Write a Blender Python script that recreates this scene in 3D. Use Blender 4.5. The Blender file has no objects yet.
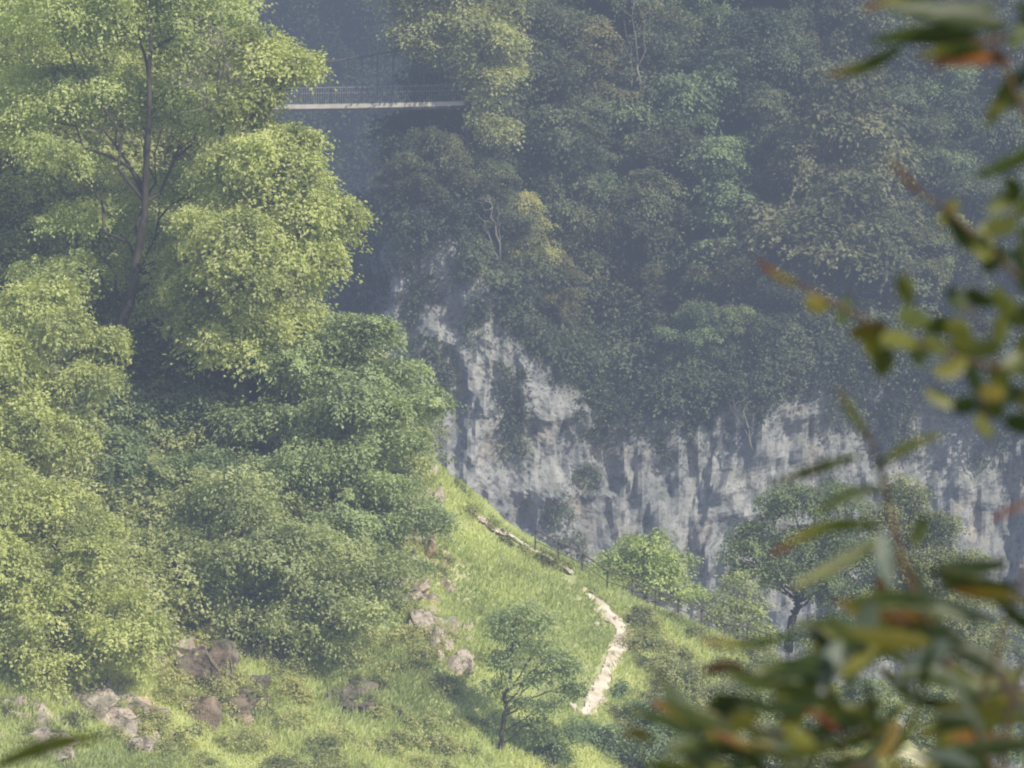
import bpy, math
import numpy as np
from mathutils import Vector

R = math.radians
scene = bpy.context.scene
COL = scene.collection
rng = np.random.default_rng(7)

# ------------------------------------------------------------------ camera model
F = 512 / math.tan(R(5.0))
PITCH = R(-4.0)
cp, sp = math.cos(PITCH), math.sin(PITCH)
FWD = np.array([0, cp, sp]); UP = np.array([0, -sp, cp]); RT = np.array([1.0, 0, 0])

def P(px, py, D):
    return D * (FWD + RT * ((px - 512) / F) + UP * ((384 - py) / F))

# ------------------------------------------------------------------ numpy noise
_perm = np.random.default_rng(3).random((64, 64, 64))
def vn(x, y, z=0.0):
    x, y, z = np.broadcast_arrays(np.asarray(x, float), np.asarray(y, float), np.asarray(z, float))
    xi, yi, zi = np.floor(x).astype(int), np.floor(y).astype(int), np.floor(z).astype(int)
    fx, fy, fz = x - xi, y - yi, z - zi
    fx = fx * fx * (3 - 2 * fx); fy = fy * fy * (3 - 2 * fy); fz = fz * fz * (3 - 2 * fz)
    def g(a, b, c): return _perm[(xi + a) & 63, (yi + b) & 63, (zi + c) & 63]
    def l(a, b, t): return a + (b - a) * t
    return l(l(l(g(0,0,0), g(1,0,0), fx), l(g(0,1,0), g(1,1,0), fx), fy),
             l(l(g(0,0,1), g(1,0,1), fx), l(g(0,1,1), g(1,1,1), fx), fy), fz) * 2 - 1
def fbm(x, y, z=0.0, o=4):
    s, a = 0, 1.0
    for i in range(o):
        k = 2.03 ** i
        s = s + a * vn(np.asarray(x) * k + 7.1 * i, np.asarray(y) * k + 3.7 * i, np.asarray(z) * k + 1.3 * i); a *= .5
    return s

# ------------------------------------------------------------------ mesh helpers
def mesh_from(name, V, quads=None, tris=None, mat=None, attrs=None, smooth=False):
    V = np.asarray(V, np.float32).reshape(-1, 3)
    q = np.zeros((0, 4), np.int32) if quads is None else np.asarray(quads, np.int32).reshape(-1, 4)
    t = np.zeros((0, 3), np.int32) if tris is None else np.asarray(tris, np.int32).reshape(-1, 3)
    m = bpy.data.meshes.new(name)
    m.vertices.add(len(V)); m.vertices.foreach_set('co', V.ravel())
    nl = q.size + t.size
    m.loops.add(nl); m.loops.foreach_set('vertex_index', np.concatenate([q.ravel(), t.ravel()]).astype(np.int32))
    m.polygons.add(len(q) + len(t))
    st = np.concatenate([np.arange(len(q)) * 4, q.size + np.arange(len(t)) * 3]).astype(np.int32)
    m.polygons.foreach_set('loop_start', st)
    m.polygons.foreach_set('use_smooth', np.full(len(q) + len(t), smooth))
    if attrs:
        for k, v in attrs.items():
            a = m.attributes.new(k, 'FLOAT', 'POINT'); a.data.foreach_set('value', np.asarray(v, np.float32))
    if mat: m.materials.append(mat)
    m.update(calc_edges=True)
    return m

def link(name, mesh, parent=None, loc=None):
    o = bpy.data.objects.new(name, mesh); COL.objects.link(o)
    if parent is not None: o.parent = parent
    if loc is not None: o.location = loc
    return o

def tag(o, label=None, cat=None, group=None, kind=None):
    if label: o['label'] = label
    if cat: o['category'] = cat
    if group: o['group'] = group
    if kind: o['kind'] = kind
    return o

def empty(name, loc, rz=0):
    o = bpy.data.objects.new(name, None); COL.objects.link(o)
    o.location = [float(c) for c in loc]; o.rotation_euler = (0, 0, rz); o.empty_display_size = .3
    return o

class MB:
    """collects vertices and quads / tris"""
    def __init__(s): s.V = []; s.Q = []; s.T = []; s.n = 0; s.A = []
    def add(s, V, Q=None, T=None, a=0.5):
        V = np.asarray(V, float).reshape(-1, 3)
        if Q is not None and len(Q): s.Q.append(np.asarray(Q) + s.n)
        if T is not None and len(T): s.T.append(np.asarray(T) + s.n)
        s.V.append(V); s.n += len(V); s.A.append(np.broadcast_to(a, (len(V),)))
    def tube(s, pts, rad, k=7, a=.5, rough=0):
        pts = np.asarray(pts, float); n = len(pts); rad = np.broadcast_to(rad, (n,))
        d = np.gradient(pts, axis=0); d /= np.linalg.norm(d, axis=1)[:, None] + 1e-9
        ref = np.where(np.abs(d[:, 2:3]) > .9, np.array([[1., 0, 0]]), np.array([[0, 0, 1.]]))
        u = np.cross(d, ref); u /= np.linalg.norm(u, axis=1)[:, None]; v = np.cross(d, u)
        th = np.arange(k) / k * 2 * math.pi
        rr = rad[:, None] * (1 + rough * rng.uniform(-1, 1, (n, k)))
        V = pts[:, None] + rr[..., None] * (np.cos(th)[None, :, None] * u[:, None] + np.sin(th)[None, :, None] * v[:, None])
        i = np.arange(n - 1)[:, None] * k; j = np.arange(k)[None]; j2 = (j + 1) % k
        Q = np.stack([i + j, i + j2, i + k + j2, i + k + j], -1).reshape(-1, 4)
        V = V.reshape(-1, 3)
        V = np.vstack([V, pts[0], pts[-1]])
        c0, c1 = n * k, n * k + 1
        T = [[c0, (q + 1) % k, q] for q in range(k)] + [[c1, (n - 1) * k + q, (n - 1) * k + (q + 1) % k] for q in range(k)]
        s.add(V, Q, T, a)
    def box(s, c, h, ax=None, a=.5):
        ax = np.eye(3) if ax is None else np.asarray(ax)
        sg = np.array([[x, y, z] for z in (-1, 1) for y in (-1, 1) for x in (-1, 1)], float)
        V = np.asarray(c) + (sg * np.asarray(h)) @ ax
        s.add(V, [[0, 2, 3, 1], [4, 5, 7, 6], [0, 1, 5, 4], [2, 6, 7, 3], [0, 4, 6, 2], [1, 3, 7, 5]], None, a)
    def mesh(s, name, mat, smooth=False):
        return mesh_from(name, np.vstack(s.V), np.vstack(s.Q) if s.Q else None, np.vstack(s.T) if s.T else None, mat,
                         {'shade': np.concatenate(s.A)}, smooth)

def norm(a): return a / (np.linalg.norm(a, axis=-1, keepdims=True) + 1e-9)

def leaf_quads(C, N, Dr, L, W, fold=.25):
    """one folded rhombic leaf per row"""
    Dr = norm(Dr - N * np.sum(Dr * N, -1, keepdims=True)); S = np.cross(N, Dr)
    L = np.asarray(L)[:, None]; W = np.asarray(W)[:, None]
    v0 = C - Dr * L * .5; v2 = C + Dr * L * .5 - N * L * .12
    v1 = C + S * W * .5 + N * W * fold * .5 + Dr * L * .05; v3 = C - S * W * .5 + N * W * fold * .5 + Dr * L * .05
    V = np.stack([v0, v1, v2, v3], 1).reshape(-1, 3)
    Q = np.arange(len(C) * 4).reshape(-1, 4)
    return V, Q

def crown_arrays(lobes, leaf=.14, spray=.42, dens=1.0, r=None, flat=.3, upb=.75, per=70, top=.15, sag=.35):
    """lobes: (centre, (rx,ry,rz)[, shade offset]) -> leaf quads in sprays over each lobe's shell and volume"""
    r = r or rng
    Cs, Ns, Ds, Ls, Ws, Sh = [], [], [], [], [], []
    for lb in lobes:
        c = np.asarray(lb[0], float); rad = np.asarray(lb[1], float) * np.ones(3); off = lb[2] if len(lb) > 2 else 0
        area = (rad[0] * rad[1] * rad[2]) ** (2 / 3)
        n = max(4, int(dens * 8.5 * area / (spray ** 2)))
        d = norm(r.normal(size=(n, 3)) + np.array([0, 0, top]))
        rf = r.uniform(.25, 1.0, n) ** .45 * r.uniform(.72, 1.34, n)
        rf = rf * np.where(r.random(n) < .16, 1.22, 1.0)
        pc = c + d * rad * rf[:, None]
        sn = norm(d * .7 + np.array([0, 0, upb]) + r.normal(size=(n, 3)) * .22)
        ss = spray * r.uniform(.55, 1.3, n)
        m = np.maximum(6, (per * r.uniform(.6, 1.3, n)).astype(int))
        idx = np.repeat(np.arange(n), m); k = len(idx)
        a = norm(np.cross(sn, np.array([.3, .9, .1]))); b = np.cross(sn, a)
        th = r.uniform(0, 2 * math.pi, k); q = np.sqrt(r.uniform(0, 1, k)) * r.uniform(.7, 1.15, k)
        # sprays are lobed so that their outline is ragged
        lobe = 1 + .35 * np.sin(th * 3 + idx * 1.7) + .2 * np.sin(th * 5 + idx)
        q = q * lobe
        od = norm(d * np.array([1, 1, .2]) + 1e-6)
        stretch = 1 + .8 * np.abs(np.sum((a[idx] * np.cos(th)[:, None] + b[idx] * np.sin(th)[:, None]) * od[idx], -1))
        rr = q * ss[idx] * stretch
        radial = a[idx] * np.cos(th)[:, None] + b[idx] * np.sin(th)[:, None]
        pos = pc[idx] + radial * rr[:, None] + sn[idx] * (r.normal(size=k) * flat * ss[idx])[:, None]
        pos[:, 2] -= sag * q * q * ss[idx]
        ln = norm(sn[idx] + r.normal(size=(k, 3)) * .42)
        Cs.append(pos); Ns.append(ln); Ds.append(radial + r.normal(size=(k, 3)) * .5 + np.array([0, 0, -.25]))
        Ls.append(leaf * r.uniform(.65, 1.35, k)); Ws.append(leaf * r.uniform(.42, .8, k))
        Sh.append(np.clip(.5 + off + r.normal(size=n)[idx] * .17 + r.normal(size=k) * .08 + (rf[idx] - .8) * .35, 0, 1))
    C, N, D = np.vstack(Cs), np.vstack(Ns), np.vstack(Ds)
    V, Q = leaf_quads(C, N, D, np.concatenate(Ls), np.concatenate(Ws))
    return V, Q, np.repeat(np.concatenate(Sh), 4)

# ------------------------------------------------------------------ materials
def newmat(name):
    m = bpy.data.materials.new(name); m.use_nodes = True
    nt = m.node_tree; nt.nodes.clear()
    out = nt.nodes.new('ShaderNodeOutputMaterial')
    return m, nt, out
def N_(nt, t, **kw):
    n = nt.nodes.new(t)
    for k, v in kw.items(): setattr(n, k, v)
    return n
def ramp(nt, stops, src):
    n = nt.nodes.new('ShaderNodeValToRGB'); e = n.color_ramp.elements
    while len(e) < len(stops): e.new(.5)
    for x, (p, c) in zip(e, stops): x.position = p; x.color = (*c, 1)
    nt.links.new(src, n.inputs[0]); return n
def noise(nt, scale, detail=4, vec=None, rough=.55, dist=0):
    n = nt.nodes.new('ShaderNodeTexNoise'); n.inputs['Scale'].default_value = scale
    n.inputs['Detail'].default_value = detail; n.inputs['Roughness'].default_value = rough
    n.inputs['Distortion'].default_value = dist
    if vec is not None: nt.links.new(vec, n.inputs['Vector'])
    return n
def mix(nt, f, a, b, mode='MIX'):
    n = nt.nodes.new('ShaderNodeMix'); n.data_type = 'RGBA'; n.blend_type = mode
    for s, v in ((0, f), (6, a), (7, b)):
        if isinstance(v, (int, float)): n.inputs[s].default_value = v
        elif isinstance(v, tuple): n.inputs[s].default_value = (*v, 1)
        else: nt.links.new(v, n.inputs[s])
    return n.outputs[2]
def mapping(nt, scale):
    g = nt.nodes.new('ShaderNodeNewGeometry'); m = nt.nodes.new('ShaderNodeMapping')
    m.inputs['Scale'].default_value = scale; nt.links.new(g.outputs['Position'], m.inputs[0]); return m.outputs[0]

def foliage(name, dark, mid, light, trans=.35, rough=.55):
    m, nt, out = newmat(name)
    at = N_(nt, 'ShaderNodeAttribute', attribute_name='shade')
    oi = N_(nt, 'ShaderNodeObjectInfo')
    nz = noise(nt, .45, 3, mapping(nt, (1, 1, 1)))
    s = N_(nt, 'ShaderNodeMath', operation='MULTIPLY_ADD'); nt.links.new(nz.outputs[0], s.inputs[0]); s.inputs[1].default_value = .6
    s.inputs[2].default_value = -.3
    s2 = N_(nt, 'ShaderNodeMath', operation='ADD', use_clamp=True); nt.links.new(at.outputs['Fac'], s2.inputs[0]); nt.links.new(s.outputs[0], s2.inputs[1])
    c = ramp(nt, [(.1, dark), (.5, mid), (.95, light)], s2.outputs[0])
    tint = N_(nt, 'ShaderNodeAttribute', attribute_name='tint', attribute_type='OBJECT')
    warm = mix(nt, 1.0, c.outputs[0], (1.75, 1.15, .75), 'MULTIPLY')
    cc = mix(nt, tint.outputs['Fac'], c.outputs[0], warm)
    p = N_(nt, 'ShaderNodeBsdfPrincipled'); p.inputs['Roughness'].default_value = rough
    p.inputs['Specular IOR Level'].default_value = .3
    nt.links.new(cc, p.inputs['Base Color'])
    t = N_(nt, 'ShaderNodeBsdfTranslucent')
    tc = mix(nt, 1.0, cc, (1.5, 1.6, .55), 'MULTIPLY'); nt.links.new(tc, t.inputs[0])
    ms = N_(nt, 'ShaderNodeMixShader'); ms.inputs[0].default_value = trans
    nt.links.new(p.outputs[0], ms.inputs[1]); nt.links.new(t.outputs[0], ms.inputs[2]); nt.links.new(ms.outputs[0], out.inputs[0])
    return m

def simple(name, stops, scale=3, vec=(1, 1, 1), rough=.85, bump=.3, bscale=None, dist=0.03, metallic=0):
    m, nt, out = newmat(name)
    v = mapping(nt, vec); n = noise(nt, scale, 6, v); c = ramp(nt, stops, n.outputs[0])
    p = N_(nt, 'ShaderNodeBsdfPrincipled'); p.inputs['Roughness'].default_value = rough; p.inputs['Metallic'].default_value = metallic
    p.inputs['Specular IOR Level'].default_value = .25
    nt.links.new(c.outputs[0], p.inputs['Base Color'])
    b = N_(nt, 'ShaderNodeBump'); b.inputs['Strength'].default_value = bump; b.inputs['Distance'].default_value = dist
    n2 = noise(nt, bscale or scale * 3, 6, v); nt.links.new(n2.outputs[0], b.inputs['Height']); nt.links.new(b.outputs[0], p.inputs['Normal'])
    nt.links.new(p.outputs[0], out.inputs[0]); return m

M = {}
M['leaf_bright'] = foliage('yellow_green_leaves', (.20, .24, .10), (.50, .56, .26), (.68, .73, .40))
M['leaf_green'] = foliage('mid_green_leaves', (.14, .18, .09), (.40, .46, .25), (.59, .64, .38))
M['leaf_deep'] = foliage('deep_green_leaves', (.075, .12, .065), (.235, .315, .185), (.41, .50, .30))
M['leaf_far'] = foliage('hazy_forest_leaves', (.05, .07, .05), (.14, .18, .12), (.27, .32, .20))
M['leaf_pale'] = foliage('pale_grey_green_leaves', (.10, .13, .07), (.26, .33, .18), (.42, .49, .28))
M['leaf_tan'] = foliage('turning_tan_leaves', (.07, .085, .045), (.20, .225, .13), (.35, .36, .22))
M['leaf_shade_painted'] = foliage('forest_leaves_painted_shade', (.012, .026, .014), (.05, .085, .045), (.13, .19, .09))  # very dark greens carry the ravine's shade in the leaf colour
M['grass'] = foliage('meadow_grass', (.34, .39, .18), (.62, .65, .36), (.82, .80, .54), .4)
M['bark'] = simple('bark', [(.3, (.035, .03, .024)), (.7, (.11, .095, .075))], 6, (1, 1, .25), bump=.6)
M['bark_pale'] = simple('dead_grey_bark', [(.3, (.2, .18, .15)), (.7, (.4, .36, .31))], 6, (1, 1, .25))
M['shade_painted_soil'] = simple('ravine_soil_painted_shade', [(.3, (.008, .014, .008)), (.7, (.03, .04, .025))], .4, bump=.5)  # shadow of the ravine put into the colour, a darkened forest soil
M['path'] = simple('pale_trodden_limestone', [(.3, (.42, .33, .24)), (.45, (.68, .57, .46)), (.6, (.82, .73, .62))], 2.5, bump=.35, bscale=9, dist=.05)
M['soil'] = simple('forest_soil', [(.3, (.02, .03, .012)), (.7, (.06, .07, .03))], .8, bump=.5)
M['deck_pale'] = simple('weathered_pale_plank', [(.3, (.62, .56, .48)), (.7, (.82, .76, .66))], 3)
M['steel'] = simple('dull_brown_steel', [(.3, (.1, .085, .08)), (.7, (.2, .17, .16))], 3, metallic=.3, rough=.5)
M['deck_dark'] = simple('dark_bridge_beam', [(.3, (.05, .04, .05)), (.7, (.1, .08, .09))], 3)
M['cable'] = simple('grey_cable', [(.3, (.30, .29, .29)), (.7, (.45, .43, .42))], 3, rough=.5)
M['post'] = simple('weathered_wood', [(.3, (.09, .075, .06)), (.7, (.2, .17, .14))], 6)

def rock_mat(name, a, b, c, streak=False):
    m, nt, out = newmat(name)
    v1 = mapping(nt, (1, 1, .14)); v2 = mapping(nt, (1, 1, 1))
    n1 = noise(nt, .9, 8, v1, .62, .4); n2 = noise(nt, .35, 6, v2, .6); n3 = noise(nt, 2.2, 8, v2, .65)
    base = ramp(nt, [(.30, a), (.48, b), (.68, c)], n1.outputs[0] if streak else n3.outputs[0])
    warm = ramp(nt, [(.52, (0, 0, 0)), (.72, (1, 1, 1))], n2.outputs[0])
    col = mix(nt, warm.outputs[0], base.outputs[0], mix(nt, 1.0, base.outputs[0], (1.12, .93, .74), 'MULTIPLY'))
    crack = ramp(nt, [(.40, (.35, .36, .38)), (.49, (1, 1, 1))], n3.outputs[0])
    col = mix(nt, .8, col, crack.outputs[0], 'MULTIPLY')
    # dark water stains
    n4 = noise(nt, .5, 5, mapping(nt, (1, 1, .05)), .6, .2)
    st = ramp(nt, [(.38, (.64, .66, .70)), (.54, (1, 1, 1))], n4.outputs[0])
    if streak: col = mix(nt, .95, col, st.outputs[0], 'MULTIPLY')
    # moss on ledges
    g = N_(nt, 'ShaderNodeNewGeometry'); sx = N_(nt, 'ShaderNodeSeparateXYZ'); nt.links.new(g.outputs['Normal'], sx.inputs[0])
    mm = N_(nt, 'ShaderNodeMath', operation='MULTIPLY'); nt.links.new(sx.outputs[2], mm.inputs[0])
    nr = ramp(nt, [(.4, (0, 0, 0)), (.55, (1, 1, 1))], noise(nt, 1.1, 5, v2).outputs[0]); nt.links.new(nr.outputs[0], mm.inputs[1])
    mr = ramp(nt, [(.22, (0, 0, 0)), (.6, (.45, .45, .45) if streak else (.5, .5, .5))], mm.outputs[0])
    col = mix(nt, mr.outputs[0], col, (.10, .13, .06))
    p = N_(nt, 'ShaderNodeBsdfPrincipled'); p.inputs['Roughness'].default_value = .9; p.inputs['Specular IOR Level'].default_value = .2
    nt.links.new(col, p.inputs['Base Color'])
    b1 = N_(nt, 'ShaderNodeBump'); b1.inputs['Strength'].default_value = .9; b1.inputs['Distance'].default_value = .35 if streak else .12
    nt.links.new(n1.outputs[0] if streak else n3.outputs[0], b1.inputs['Height'])
    b2 = N_(nt, 'ShaderNodeBump'); b2.inputs['Strength'].default_value = 1.0; b2.inputs['Distance'].default_value = .2
    nt.links.new(noise(nt, 3.5, 8, v2, .7).outputs[0], b2.inputs['Height']); nt.links.new(b1.outputs[0], b2.inputs['Normal'])
    nt.links.new(b2.outputs[0], p.inputs['Normal']); nt.links.new(p.outputs[0], out.inputs[0]); return m
M['cliff'] = rock_mat('grey_limestone_cliff', (.46, .46, .47), (.59, .58, .57), (.72, .69, .66), True)
M['rock'] = rock_mat('pink_white_limestone', (.50, .38, .30), (.78, .64, .54), (.92, .82, .73))
M['rock_brown'] = rock_mat('brown_limestone', (.16, .13, .10), (.34, .27, .22), (.56, .47, .40))

def ground_mat():
    m, nt, out = newmat('grassy_slope')
    v = mapping(nt, (1, 1, 1)); n1 = noise(nt, .35, 5, v); n2 = noise(nt, 3, 6, v)
    c1 = ramp(nt, [(.3, (.32, .36, .16)), (.5, (.53, .54, .29)), (.7, (.68, .60, .40))], n1.outputs[0])
    c2 = ramp(nt, [(.3, (.55, .6, .5)), (.65, (1.1, 1.1, 1.05))], n2.outputs[0])
    col = mix(nt, .8, c1.outputs[0], c2.outputs[0], 'MULTIPLY')
    dirt = ramp(nt, [(.60, (0, 0, 0)), (.68, (1, 1, 1))], noise(nt, .8, 5, v).outputs[0])
    col = mix(nt, dirt.outputs[0], col, (.46, .38, .26))
    p = N_(nt, 'ShaderNodeBsdfPrincipled'); p.inputs['Roughness'].default_value = .95; p.inputs['Specular IOR Level'].default_value = .1
    nt.links.new(col, p.inputs['Base Color'])
    b = N_(nt, 'ShaderNodeBump'); b.inputs['Strength'].default_value = .8; b.inputs['Distance'].default_value = .1
    nt.links.new(n2.outputs[0], b.inputs['Height']); nt.links.new(b.outputs[0], p.inputs['Normal'])
    nt.links.new(p.outputs[0], out.inputs[0]); return m
M['ground'] = ground_mat()

# ------------------------------------------------------------------ near hill height field (thin plate through surveyed points)
ctl = [(520,768,176),(520,655,182),(500,580,186),(430,478,188.5),(480,520,188.6),(520,546,188.6),(560,562,188.8),(640,604,189),(720,645,189),(800,685,189),(900,730,189),(1050,800,189),(1250,900,189),
       (700,768,182),(300,768,172),(100,768,168),(0,768,166),(-200,810,160),(300,600,180),(100,680,173),(100,450,184),(0,330,190),
       (300,340,192),(390,425,190),(200,235,195),(100,140,198),(0,50,201),(-300,-220,205)]
pts = [P(*c) for c in ctl]
for c in ctl[3:13] + ctl[22:]:                                     # the back of the spur falls away
    if c[0] > 900: continue
    q = P(*c); pts.append(q + np.array([1.5, 13, -11])); pts.append(q + np.array([3, 30, -30]))
pts += [np.array([0, 140, -52.]), np.array([-40, 130, -40.]), np.array([40, 140, -60.]), np.array([45, 185, -42.]), np.array([60, 230, -62.])]
pts = np.array(pts)
def tps(d2): return .5 * d2 * np.log(d2 + 1e-9)
K = tps(((pts[:, None, :2] - pts[None, :, :2]) ** 2).sum(-1)) + np.eye(len(pts)) * 2.0
Pm = np.c_[np.ones(len(pts)), pts[:, :2]]
sol = np.linalg.solve(np.block([[K, Pm], [Pm.T, np.zeros((3, 3))]]), np.r_[pts[:, 2], 0, 0, 0])
def hill_h(x, y):
    x = np.asarray(x, float); y = np.asarray(y, float); s = x.shape
    q = np.c_[x.ravel(), y.ravel()]; out = np.empty(len(q))
    for i in range(0, len(q), 40000):
        b = q[i:i + 40000]
        out[i:i + 40000] = tps(((b[:, None] - pts[None, :, :2]) ** 2).sum(-1)) @ sol[:-3] + sol[-3] + b @ sol[-2:]
    z = out.reshape(s)
    z = z + .28 * fbm(x * .35, y * .35, 0, 3) + .10 * fbm(x * 1.3, y * 1.3, 5, 3)
    return np.maximum(z, -61)
def hit(px, py, d0=158, d1=230):
    D = np.arange(d0, d1, .06); q = D[:, None] * (FWD + RT * ((px - 512) / F) + UP * ((384 - py) / F))
    k = np.where(q[:, 2] < hill_h(q[:, 0], q[:, 1]))[0]
    return q[k[0]] if len(k) else None
def ground(x, y): return np.array([x, y, float(hill_h(np.array([x]), np.array([y]))[0])])

def grid_mesh(name, X, Y, Z, mat, smooth=True):
    n, m = X.shape
    V = np.stack([X, Y, Z], -1).reshape(-1, 3)
    i = np.arange(n - 1)[:, None] * m + np.arange(m - 1)[None]
    Q = np.stack([i, i + 1, i + m + 1, i + m], -1).reshape(-1, 4)
    return mesh_from(name, V, Q, None, mat, None, smooth)
xs = np.arange(-46, 62, .28); ys = np.arange(128, 236, .32)
X, Y = np.meshgrid(xs, ys); Z = hill_h(X, Y)
tag(link('hillside', grid_mesh('hillside', X, Y, Z, M['ground'])), kind='structure')

# valley floor and the slope the photographer stands on
xs = np.linspace(-900, 900, 60); ys = np.linspace(-500, 1200, 60); X, Y = np.meshgrid(xs, ys)
tag(link('ground', grid_mesh('ground', X, Y, -62 + 0 * X, M['soil'])), kind='structure')
xs = np.linspace(-60, 60, 70); ys = np.linspace(-60, 75, 80); X, Y = np.meshgrid(xs, ys)
Z = np.where(Y < 2.5, -1.7 + .12 * (2.5 - Y), -1.7 - .95 * (Y - 2.5)) + .12 * fbm(X * .4, Y * .4)
Z = np.maximum(Z, -63)
tag(link('near_slope', grid_mesh('near_slope', X, Y, Z, M['ground'])), kind='structure')

# ------------------------------------------------------------------ grass and weeds on the spur
def scatter_hill(n, x0, x1, y0, y1, r):
    x = r.uniform(x0, x1, n); y = r.uniform(y0, y1, n); return np.c_[x, y, hill_h(x, y)]
r1 = np.random.default_rng(11)
pth_px = [(588,596),(600,604),(612,617),(621,632),(619,648),(609,662),(604,676),(597,692),(588,704),(580,714)]
pth2_px = [(470,510),(484,522),(498,533),(512,541),(526,549),(541,557),(556,566),(570,577)]
def path_world(pl): return np.array([hit(*q) if hit(*q) is not None else P(*q, 188.6) for q in pl])
PW = path_world(pth_px); PW2 = path_world(pth2_px)
def near_path(p, w):
    dmin = np.full(len(p), 9.)
    for a, b in zip(PW[:-1], PW[1:]):
        ab = (b - a)[:2]; t = np.clip(((p[:, :2] - a[:2]) @ ab) / (ab @ ab), 0, 1)
        dmin = np.minimum(dmin, np.linalg.norm(p[:, :2] - a[:2] - t[:, None] * ab, axis=1))
    return dmin < w
n = 270000
C = scatter_hill(n, -17.5, 12, 163, 191, r1)
keep = ~near_path(C, .22)
for a, b in zip(PW2[:-1], PW2[1:]):
    ab = (b - a)[:2]; t = np.clip(((C[:, :2] - a[:2]) @ ab) / (ab @ ab), 0, 1); dd_ = C[:, :2] - a[:2] - t[:, None] * ab
    keep &= ~((np.abs(dd_[:, 0]) < .2) & (dd_[:, 1] > -.5) & (dd_[:, 1] < .2))
C = C[keep]; n = len(C)
hgt = (.16 + .16 * np.clip(fbm(C[:, 0] * .6, C[:, 1] * .6, 9, 2) + .5, 0, 1.4)) * r1.uniform(.6, 1.3, n)
Dr = norm(r1.normal(size=(n, 3)) * .42 + np.array([.25, -.1, 1])); Nn = norm(r1.normal(size=(n, 3)) + np.array([.4, -.8, .5]))
Cc = C + Dr * hgt[:, None] * .42
V, Q = leaf_quads(Cc, norm(Nn - Dr * np.sum(Nn * Dr, -1, keepdims=True)), Dr, hgt, r1.uniform(.03, .06, n), .1)
sh = np.clip(.5 + .35 * fbm(C[:, 0] * .4, C[:, 1] * .4, 4, 3) + r1.normal(size=n) * .13, 0, 1)
tag(link('grass', mesh_from('grass', V, Q, None, M['grass'], {'shade': np.repeat(sh, 4)})), 'bright yellow green meadow grass covering the sunlit spur', 'grass', kind='stuff')

# low weeds and brambles that nobody could count
r2 = np.random.default_rng(12)
lob = []
for _ in range(230):
    px, py = r2.uniform(130, 800), r2.uniform(560, 800)
    if px > 440 and py < 520 + (px - 440) * .5 + 25: continue
    if 440 < px < 620 and py < 690 and r2.random() < .82: continue
    h = hit(px, py)
    if h is None or near_path(h[None], .7)[0]: continue
    s = r2.uniform(.15, .42) * (1.25 if px > 600 or px < 330 else 1)
    lob.append((h + np.array([0, 0, s * .3]), (s * 1.5, s * 1.5, s * .8), r2.normal() * .12))
V, Q, A = crown_arrays(lob, .09, .18, .8, r2, per=26)
o = link('undergrowth', mesh_from('undergrowth', V, Q, None, M['leaf_green'], {'shade': A})); o['tint'] = .25
tag(o, 'low weeds and brambles scattered over the grassy slope', 'undergrowth', kind='stuff')

lob = []
for _ in range(150):                                               # scrubby right flank
    px, py = r2.uniform(615, 1000), r2.uniform(600, 800)
    h = hit(px, py)
    if h is None or near_path(h[None], .55)[0]: continue
    s = r2.uniform(.15, .5); lob.append((h + np.array([0, 0, s * .3]), (s * 1.4, s * 1.4, s * .8), r2.normal() * .15))
for (px, py) in [(88,708),(130,722),(28,716),(62,745),(205,668),(232,690),(176,650),(354,694),(423,628),(448,640),(427,548)]:
    for _ in range(7):
        h = hit(px + r2.normal() * 20, py + r2.uniform(-12, 34))
        if h is None: continue
        s = r2.uniform(.08, .24); lob.append((h + np.array([0, -.1, s * .4]), (s * 1.4, s * 1.2, s), r2.normal() * .15))
for _ in range(20):                                                # ragged tufts along the crest
    k = r2.uniform(0, 1); px = 440 + 300 * k; D_ = 188.8; q = P(px, 482 + 172 * k, D_); q = np.array([q[0] + r2.normal() * .3, q[1] + r2.uniform(-1.2, .6), 0]); q[2] = ground(q[0], q[1])[2]
    s = r2.uniform(.08, .26); lob.append((q + np.array([0, 0, s * .6]), (s * 1.3, s * 1.3, s * 1.1), r2.normal() * .15))
V, Q, A = crown_arrays(lob, .09, .18, .8, r2, per=26)
o = link('scrub', mesh_from('scrub', V, Q, None, M['leaf_pale'], {'shade': A})); o['tint'] = .4
tag(o, 'pale scrub and dry tufts along the crest and the right flank of the spur', 'scrub', kind='stuff')
lob = []
for _ in range(420):                                               # thicket under the left trees
    px, py = r2.uniform(-60, 400), r2.uniform(90, 640)
    if px > 150 and py > 560 + 0: continue
    h = hit(px, py, 158, 240)
    if h is None: continue
    s = r2.uniform(.5, 1.5); lob.append((h + np.array([0, 0, s * .6]), (s * 1.3, s * 1.3, s * .9), r2.normal() * .15))
V, Q, A = crown_arrays(lob, .14, .34, .8, r2, per=34)
o = link('hillside_thicket', mesh_from('hillside_thicket', V, Q, None, M['leaf_green'], {'shade': A})); o['tint'] = .15
tag(o, 'dense bushy growth on the slope beneath the left hand trees', 'thicket', kind='stuff')

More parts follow.
